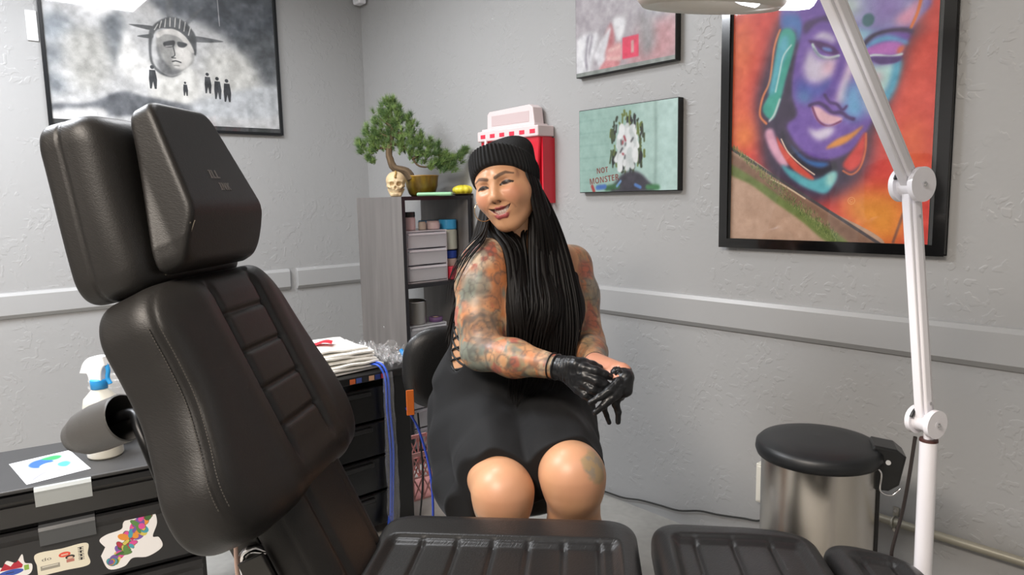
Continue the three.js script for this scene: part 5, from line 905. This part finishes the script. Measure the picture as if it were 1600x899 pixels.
  const grid = (list, f, pad, h, col) => { const [lo, hi] = bounds(list, pad); return nets(f, lo, hi, h, col); };
  const handLG = grid(handLList, handLF, 0.012, 0.0028, bare), handRG = grid(handRList, (x, y, z) => handRF(x, y, z) + 0.001, 0.012, 0.003, bare);
  obj('body', [bodyG, headG, handLG, handRG], skinMat, who);
  // gloves
  const nitrile = phys(0x141517, 0.36, { sheen: 0.2, sheenColor: new THREE.Color(0.5, 0.5, 0.55), specularIntensity: 0.9 });
  const cuffAxis = V(...wrR).sub(V(0.0, 0.863, 0.235)).normalize();
  const rightGlove = (x, y, z) => {
    const along = (x - wrR[0]) * cuffAxis.x + (y - wrR[1]) * cuffAxis.y + (z - wrR[2]) * cuffAxis.z, rad = Math.hypot(x - wrR[0] - along * cuffAxis.x, y - wrR[1] - along * cuffAxis.y, z - wrR[2] - along * cuffAxis.z);
    const wr = 0.0006 * Math.sin(along * 700 + 3 * noise(x * 90, y * 90, z * 90)) * step(0.03, 0.0, Math.abs(along - 0.012));
    let d = smin(handRF(x, y, z) - 0.0022, Math.max(rad - 0.0305, Math.abs(along + 0.002) - 0.02), 0.006) + wr + 0.0003 * Math.sin(noise(x * 70, y * 70, z * 70) * 14);
    return Math.max(d, -0.022 - along);
  };
  const gR = obj('glove', grid(handRList, rightGlove, 0.016, 0.0026), nitrile, who);
  obj('cuff_roll', new THREE.TorusGeometry(0.0315, 0.0026, 8, 40).applyQuaternion(new THREE.Quaternion().setFromUnitVectors(V(0, 0, 1), cuffAxis)).translate(wrR[0] - cuffAxis.x * 0.021, wrR[1] - cuffAxis.y * 0.021, wrR[2] - cuffAxis.z * 0.021), nitrile, gR);
  const shell = [...fingL[0], ...fingL[1], ...fingL[2], ...fingL[3]].map((c) => [...c.slice(0, 6), c[6] + 0.0042, c[7] + 0.0032]);
  const empty = [
    ...chain([[0.25, 0.838, 0.39], [0.226, 0.818, 0.402], [0.202, 0.803, 0.406], [0.18, 0.791, 0.407]], [0.0095, 0.0088, 0.008, 0.0068]), ...chain([[0.256, 0.822, 0.39], [0.234, 0.802, 0.402], [0.212, 0.783, 0.406], [0.192, 0.766, 0.405]], [0.0095, 0.009, 0.0084, 0.007]),
    ...chain([[0.243, 0.806, 0.37], [0.222, 0.782, 0.37], [0.217, 0.766, 0.37], [0.23, 0.728, 0.368]], [0.0105, 0.0085, 0.0075, 0.0055]), ...chain([[0.25, 0.8, 0.37], [0.246, 0.775, 0.372], [0.252, 0.755, 0.372], [0.251, 0.73, 0.372]], [0.0105, 0.009, 0.0075, 0.0065]),
    ...chain([[0.25, 0.848, 0.352], [0.272, 0.84, 0.366], [0.268, 0.812, 0.376]], [0.014, 0.019, 0.019]),
  ];
  const leftList = [...shell, ...empty], leftF = blend(leftList, 0.006);
  const gL = obj('half_worn_glove', grid(leftList, (x, y, z) => leftF(x, y, z) + 0.0004 * Math.sin(noise(x * 60, y * 60, z * 60) * 14), 0.014, 0.0026), nitrile, who);
  obj('cuff_roll', new THREE.TorusGeometry(0.0075, 0.0028, 10, 30).rotateY(-0.3).translate(0.252, 0.853, 0.372), nitrile, gL);
  // wristbands
  const band = (p, axis, r, t, m, name) => obj(name, new THREE.TorusGeometry(r, t, 8, 40).applyQuaternion(new THREE.Quaternion().setFromUnitVectors(V(0, 0, 1), axis)).translate(...p), m, who);
  band([wrR[0] - cuffAxis.x * 0.034, wrR[1] - cuffAxis.y * 0.034, wrR[2] - cuffAxis.z * 0.034], cuffAxis, 0.0335, 0.002, std(0x15100f, 0.6), 'bracelet');
  const axL = V(...wrL).sub(V(0.218, 0.838, 0.08)).normalize(), bl = band([wrL[0], wrL[1], wrL[2] - 0.004], axL, 0.0295, 0.0024, std(0x17100f, 0.6), 'bracelet');
  obj('bead', new THREE.SphereGeometry(0.0042, 16, 12).translate(wrL[0] + 0.024, wrL[1] + 0.016, wrL[2]), std(0xe6ddd0, 0.2), bl);
  // ---- dress: bodice, skirt with two draped legs, laces
  const cloth = phys(0x090a0d, 0.88, { sheen: 0.3, sheenColor: new THREE.Color(0.16, 0.17, 0.2), sheenRoughness: 0.6, bumpMap: grain, bumpScale: 0.0002 });
  const skirt = blend([[...hipR, -0.05, 0.595, 0.28, 0.142, 0.1], [-0.05, 0.595, 0.28, -0.034, 0.568, 0.43, 0.1, 0.079], [...hipL, 0.115, 0.617, 0.28, 0.14, 0.1], [0.115, 0.617, 0.28, 0.137, 0.607, 0.43, 0.1, 0.082], [-0.13, 0.66, -0.02, -0.145, 0.57, 0.1, 0.125, 0.105], [-0.145, 0.57, 0.1, -0.15, 0.5, 0.2, 0.105, 0.075], [-0.15, 0.5, 0.2, -0.13, 0.49, 0.28, 0.075, 0.06], [0.11, 0.66, -0.02, 0.13, 0.6, 0.12, 0.125, 0.1], [-0.1, 0.72, -0.02, 0.08, 0.71, -0.03, 0.14, 0.14], [0.02, 0.6, 0.1, 0.045, 0.56, 0.32, 0.09, 0.05]], 0.03);
  const dressF = (x, y, z) => {
    let b = torsoF(x, y, z) - 0.007;
    b = smax(b, 0.058 - Math.hypot(x + 0.085, (y - 1.1) * 0.55, z - 0.1), 0.012);
    b = smax(b, 0.085 - Math.hypot(x - shR[0], y - shR[1], z - shR[2]), 0.008);
    b = smax(b, 0.09 - Math.hypot(x - shL[0], y - shL[1], z - shL[2]), 0.008);
    b = smax(b, y - 1.06, 0.01);
    b = smax(b, -ellipsoid(x, y, z, [0.085, 0.965, 0.12], [0.02, 0.035, 0.06]), 0.006);   // keyhole
    b = smax(b, -ellipsoid(x, y, z, [-0.165, 0.87, 0.07], [0.06, 0.082, 0.05]), 0.01);    // laced opening at the side
    let s = skirt(x, y, z);
    s += 0.0075 * Math.pow(Math.abs(Math.sin(11 * (y + 0.5 * z) + 7 * noise(x * 7, y * 6, z * 6) + x * 9)), 3) * step(0.38, 0.15, z) * step(0.4, 0.5, y) + 0.003 * Math.sin(40 * (y - 0.6 * x) + 9 * noise(x * 9, y * 9, z * 9)) * step(0.3, 0.1, z) + 0.004 * Math.sin(x * 60 + 5 * noise(x * 8, y * 8, z * 9)) * step(0.1, 0.3, z);
    const hem = 0.372 - 0.16 * (0.62 - y) + 0.006 * Math.sin(x * 30) - 0.05 * step(-0.07, -0.18, x);
    s = smax(s, z - hem, 0.006);
    return smin(b, s, 0.03);
  };
  const dress = obj('dress', nets(dressF, [-0.3, 0.36, -0.26], [0.29, 1.08, 0.45], 0.0044), cloth, who);
  const cord = std(0x0c0c0e, 0.6), onSide = (y, z) => { let x = -0.4; for (let i = 0; i < 60; i++) { const d = body(x, y, z); if (d < 0.004) break; x += Math.max(0.001, d * 0.8); } return [x, y, z]; };
  for (let i = 0; i < 5; i++) { const y = 0.94 - i * 0.032; for (const q of [0, 1]) { const P = []; for (let k = 0; k <= 6; k++) { const t = k / 6; P.push(onSide(y - 0.032 * (q ? 1 - t : t), mix(0.035, 0.115, t))); } obj('lace', tube(P, 0.0032, 16, 6), cord, dress); } }
  // choker and earrings
  const nk = V(...hp(0, -0.065, -0.025)).sub(V(0.045, 1.06, -0.03)).normalize();
  obj('choker', new THREE.CylinderGeometry(0.0575, 0.0585, 0.016, 48, 1, true).applyQuaternion(new THREE.Quaternion().setFromUnitVectors(V(0, 1, 0), nk)).translate(0.045 + nk.x * 0.075, 1.06 + nk.y * 0.075, -0.03 + nk.z * 0.075), std(0x0b0b0d, 0.7, { side: THREE.DoubleSide }), who);
  const gold = std(0xd9c3a0, 0.18, { metalness: 1 });
  obj('hoop_earring', new THREE.TorusGeometry(0.029, 0.0014, 8, 60).rotateY(0.5).translate(-0.073, 1.243, 0.07), gold, who);
  obj('hoop_earring', new THREE.TorusGeometry(0.026, 0.0014, 8, 60).rotateY(1.45).translate(0.071, 1.253, 0.052), gold, who);
  // ---- knitted beanie
  const plane = (y, z) => y + 0.003 - 0.665 * z, HN = 58;
  const hatF = (x, y, z) => {
    const p = plane(y, z) / 1.2, a = Math.atan2(x, z + 0.02);
    let d = ellipsoid(x, y, z, [0, 0.03, -0.022], [0.088, 0.094, 0.111]);
    d = smin(d, ellipsoid(x, y, z, [0.036, 0.086, -0.055], [0.045, 0.036, 0.05]), 0.03);
    d += 0.0016 * Math.cos(a * HN);
    const cuff = ellipsoid(x, y, z, [0, 0.04, -0.02], [0.0935, 0.13, 0.116]) + 0.0019 * Math.cos(a * HN);
    d = smin(d, smax(cuff, p - 0.058, 0.008), 0.003);
    d = smax(d, -p, 0.008);
    const cavity = ellipsoid(x, y, z, [0, 0.03, -0.02], [0.081, 0.088, 0.104]);
    return smax(d, -Math.max(cavity, p - 0.03), 0.003);
  };
  obj('beanie', nets(hatF, [-0.11, -0.085, -0.15], [0.11, 0.18, 0.12], 0.0019).applyMatrix4(headM), phys(0x101113, 0.9, { sheen: 0.5, sheenColor: new THREE.Color(0.2, 0.2, 0.22), sheenRoughness: 0.5 }), who);
  // ---- long straight hair: locks that follow guides and are kept off the body
  const hairMat = phys(0x0c0908, 0.55, { specularIntensity: 0.45 });
  const R = random(77), locks = [];
  const clothed = (x, y, z) => Math.min(body(x, y, z), y < 1.08 ? dressF(x, y, z) : 9);
  function lock(guide, spread, rad, seg = 26) {
    const off = [R() - 0.5, R() - 0.5, R() - 0.5], ph = R() * 6, curve = new THREE.CatmullRomCurve3(guide.map((p, i) => { const s = spread[Math.min(i, spread.length - 1)]; return V(p[0] + off[0] * s, p[1] + off[1] * s * 0.5, p[2] + off[2] * s); }));
    const pts = curve.getPoints(seg), end = 0.72 + 0.28 * R(), use = pts.slice(0, Math.max(6, Math.round(pts.length * end)));
    const clear = 0.004 + R() * 0.012;
    for (const p of use) for (let k = 0; k < 3; k++) { const d = clothed(p.x, p.y, p.z) - clear; if (d < 0) { const e = 0.004, gx = clothed(p.x + e, p.y, p.z) - clothed(p.x - e, p.y, p.z), gy = clothed(p.x, p.y + e, p.z) - clothed(p.x, p.y - e, p.z), gz = clothed(p.x, p.y, p.z + e) - clothed(p.x, p.y, p.z - e), l = Math.hypot(gx, gy, gz) || 1; p.x -= (gx / l) * d; p.y -= (gy / l) * d * 0.3; p.z -= (gz / l) * d; } }
    for (let s = 0; s < 2; s++) for (let i = 1; i < use.length - 1; i++) use[i].lerpVectors(use[i], use[i - 1].clone().add(use[i + 1]).multiplyScalar(0.5), 0.5);
    const n = use.length, sides = 6, P = [], idx = [], U = []; let nrm = V(0, 0, 1);
    for (let i = 0; i < n; i++) {
      const t = use[Math.min(n - 1, i + 1)].clone().sub(use[Math.max(0, i - 1)]).normalize(), b = t.clone().cross(nrm).normalize(); nrm = b.clone().cross(t).normalize();
      const r = rad * (0.55 + 0.45 * Math.sin(Math.PI * Math.min(1, 0.25 + i / n))) * (1 - 0.9 * Math.pow(i / (n - 1), 4));
      for (let k = 0; k < sides; k++) { const a = (k / sides) * 2 * Math.PI + ph; const v = use[i].clone().addScaledVector(b, Math.cos(a) * r * 1.5).addScaledVector(nrm, Math.sin(a) * r * 0.7); P.push(v.x, v.y, v.z); U.push(k / sides, i / n); }
    }
    for (let i = 0; i < n - 1; i++) for (let k = 0; k < sides; k++) { const a = i * sides + k, b = i * sides + ((k + 1) % sides); idx.push(a, b, a + sides, b, b + sides, a + sides); }
    const g = new THREE.BufferGeometry(); g.setAttribute('position', new THREE.Float32BufferAttribute(P, 3)); g.setAttribute('uv', new THREE.Float32BufferAttribute(U, 2)); g.setIndex(idx); g.computeVertexNormals(); locks.push(g);
  }
  const lerpG = (a, b, t) => a.map((p, i) => p.map((v, k) => mix(v, b[i][k], t)));
  const outer = [[0.075, 1.31, -0.02], [0.11, 1.24, -0.01], [0.142, 1.15, 0.0], [0.168, 1.05, 0.05], [0.185, 0.94, 0.09], [0.178, 0.83, 0.11], [0.15, 0.74, 0.12]];
  const inner = [[0.055, 1.29, 0.045], [0.062, 1.22, 0.055], [0.062, 1.13, 0.075], [0.06, 1.03, 0.13], [0.05, 0.93, 0.16], [0.03, 0.82, 0.15], [0.0, 0.69, 0.14]];
  for (let i = 0; i < 230; i++) lock(lerpG(inner, outer, R()), [0.02, 0.022, 0.03, 0.03, 0.03, 0.035, 0.05], 0.003 + R() * 0.002);
  const temple = [hp(0.074, 0.03, 0.02), hp(0.081, -0.01, 0.026), hp(0.078, -0.06, 0.03), hp(0.075, -0.13, 0.025), [0.085, 1.1, 0.07], [0.09, 0.98, 0.13], [0.08, 0.86, 0.15]], temple2 = [hp(0.078, 0.0, -0.03), hp(0.084, -0.04, -0.02), hp(0.085, -0.09, -0.01), hp(0.085, -0.15, 0.0), [0.12, 1.1, 0.04], [0.14, 0.98, 0.1], [0.14, 0.86, 0.12]];
  for (let i = 0; i < 80; i++) lock(lerpG(temple, temple2, R()), [0.006, 0.008, 0.012, 0.02, 0.03, 0.035, 0.04], 0.003 + R() * 0.0018);
  const front = [[-0.06, 1.26, 0.0], [-0.058, 1.2, 0.025], [-0.04, 1.14, 0.07], [-0.005, 1.06, 0.12], [0.01, 0.95, 0.16], [0.0, 0.83, 0.15], [-0.02, 0.7, 0.13]], front2 = [[0.02, 1.22, -0.02], [0.03, 1.16, 0.03], [0.03, 1.1, 0.06], [0.04, 1.03, 0.12], [0.035, 0.93, 0.16], [0.015, 0.82, 0.15], [-0.01, 0.68, 0.13]];
  for (let i = 0; i < 90; i++) lock(lerpG(front, front2, R()), [0.02, 0.025, 0.03, 0.03, 0.03, 0.035, 0.05], 0.004 + R() * 0.002);
  const behind = [[-0.07, 1.27, -0.05], [-0.085, 1.2, -0.03], [-0.115, 1.12, -0.02], [-0.15, 1.02, 0.0], [-0.17, 0.92, 0.01], [-0.175, 0.84, 0.01]], behind2 = [[0, 1.25, -0.09], [0.0, 1.16, -0.12], [-0.03, 1.06, -0.13], [-0.06, 0.96, -0.14], [-0.08, 0.86, -0.15], [-0.08, 0.76, -0.17]];
  for (let i = 0; i < 80; i++) lock(lerpG(behind, behind2, R()), [0.02, 0.025, 0.03, 0.03, 0.03, 0.04], 0.0042 + R() * 0.002);
  const over = [[-0.06, 1.25, 0.0], [-0.072, 1.19, 0.06], [-0.085, 1.165, 0.12], [-0.125, 1.12, 0.13], [-0.155, 1.05, 0.12], [-0.165, 0.98, 0.09]];
  for (let i = 0; i < 16; i++) lock(over, [0.01, 0.015, 0.03, 0.035, 0.04, 0.05], 0.0014 + R() * 0.001);
  const cap = blend([[...hp(-0.06, 0.0, -0.03), ...hp(-0.055, -0.08, -0.03), 0.03, 0.03], [...hp(0.066, 0.0, -0.03), ...hp(0.066, -0.1, -0.04), 0.02, 0.028], [...hp(0, 0, -0.07), ...hp(0, -0.12, -0.08), 0.05, 0.06]], 0.03);
  obj('hair', [...locks, grid([[...hp(-0.06, 0.02, -0.03), ...hp(0.06, -0.14, -0.08), 0.06, 0.07]], cap, 0.02, 0.006)], hairMat, who);
  for (const [a, t] of [[anR, -0.012], [anL, 0.012]]) obj('shoe', nets(blend([[a[0], 0.052, a[2] - 0.02, a[0] + t, 0.04, a[2] + 0.14, 0.052, 0.038], [a[0], 0.1, a[2] - 0.005, a[0], 0.05, a[2], 0.045, 0.052]], 0.03), [a[0] - 0.08, -0.02, a[2] - 0.1], [a[0] + 0.09, 0.17, a[2] + 0.2], 0.006), std(0x101012, 0.6), who);

  // ---- stool
  const st = thing('work_stool', 'black padded work stool with a rounded backrest under the seated woman', 'stool', at, TURN);
  const sy = 0.465;
  obj('seat', lathe([[0, sy - 0.07], [0.17, sy - 0.07], [0.193, sy - 0.055], [0.2, sy - 0.03], [0.19, sy - 0.006], [0.17, sy], [0, sy + 0.002]], 64), vinylWorn, st);
  obj('column', [rod([0, 0.1, 0], [0, 0.3, 0], 0.028), rod([0, 0.28, 0], [0, sy - 0.07, 0], 0.02)], chrome, st);
  obj('foot_ring', [new THREE.TorusGeometry(0.17, 0.01, 10, 60).rotateX(Math.PI / 2).translate(0, 0.17, 0), ...[0, 1, 2].map((i) => rod([0, 0.17, 0], [0.17 * Math.cos(i * 2.09), 0.17, 0.17 * Math.sin(i * 2.09)], 0.007))], chrome, st);
  for (let i = 0; i < 5; i++) { const a = i * 1.2566 + 0.3, c = Math.cos(a), s = Math.sin(a); const l = obj('base_leg', [rod([0, 0.1, 0], [0.25 * c, 0.07, 0.25 * s], 0.02, 0.014)], blackPlastic, st); obj('caster', [new THREE.TorusGeometry(0.017, 0.009, 8, 20).rotateY(-a + 0.6).translate(0.25 * c, 0.026, 0.25 * s), rod([0.25 * c, 0.03, 0.25 * s], [0.25 * c, 0.075, 0.25 * s], 0.006)], blackPlastic, l); }
  const bq = new THREE.Matrix4().makeRotationY(0.62).setPosition(V(-0.185, 0.742, -0.225));
  obj('backrest', nets((x, y, z) => { const zz = z + 0.9 * x * x, r = smax(smax(Math.abs(x) - 0.185, Math.abs(y) - 0.135, 0.12), Math.abs(zz) - 0.032, 0.05); return r; }, [-0.22, -0.17, -0.12], [0.22, 0.17, 0.08], 0.005).applyMatrix4(bq), vinylWorn, st);
  obj('back_bracket', tube([[-0.02, sy - 0.08, -0.1], [-0.12, sy - 0.09, -0.22], [-0.22, 0.48, -0.31], [-0.235, 0.62, -0.3], [-0.21, 0.74, -0.265]], 0.013, 40), blackMetal, st);
  obj('orange_tag', span(-0.012, -0.04, 0, 0.012, 0.04, 0.004, 0.003).rotateY(0.3).translate(-0.322, 0.657, -0.085), std(0xe8762c, 0.45), st);
  const dx = 0.0;
  const c1 = obj('foot_pedal_cord', tube([[-0.34, 0.63, -0.12], [-0.31, 0.56, -0.14], [-0.29, 0.49, -0.14], [-0.275, 0.42, -0.13], [-0.265, 0.33, -0.1], [-0.27, 0.2, -0.08], [-0.285, 0.08, -0.05], [-0.28, 0.008, 0.02], [-0.2, 0.006, 0.2]], 0.004, 90).applyMatrix4(new THREE.Matrix4().makeRotationY(TURN)).translate(...at), std(0x3350c0, 0.4));
  tag(c1, 'blue cord hanging down beside the stool and the black cart', 'cord');
  const c2 = obj('power_cord', tube([[-0.31, 0.6, -0.16], [-0.305, 0.5, -0.16], [-0.3, 0.4, -0.15], [-0.31, 0.28, -0.13], [-0.325, 0.16, -0.1], [-0.325, 0.05, -0.06], [-0.32, 0.006, 0.0], [-0.28, 0.005, 0.25]], 0.003, 80).applyMatrix4(new THREE.Matrix4().makeRotationY(TURN)).translate(...at), std(0x141414, 0.5));
  tag(c2, 'thin black cord hanging next to the blue cord beside the stool', 'cord');
}
renderer.render(scene, camera);
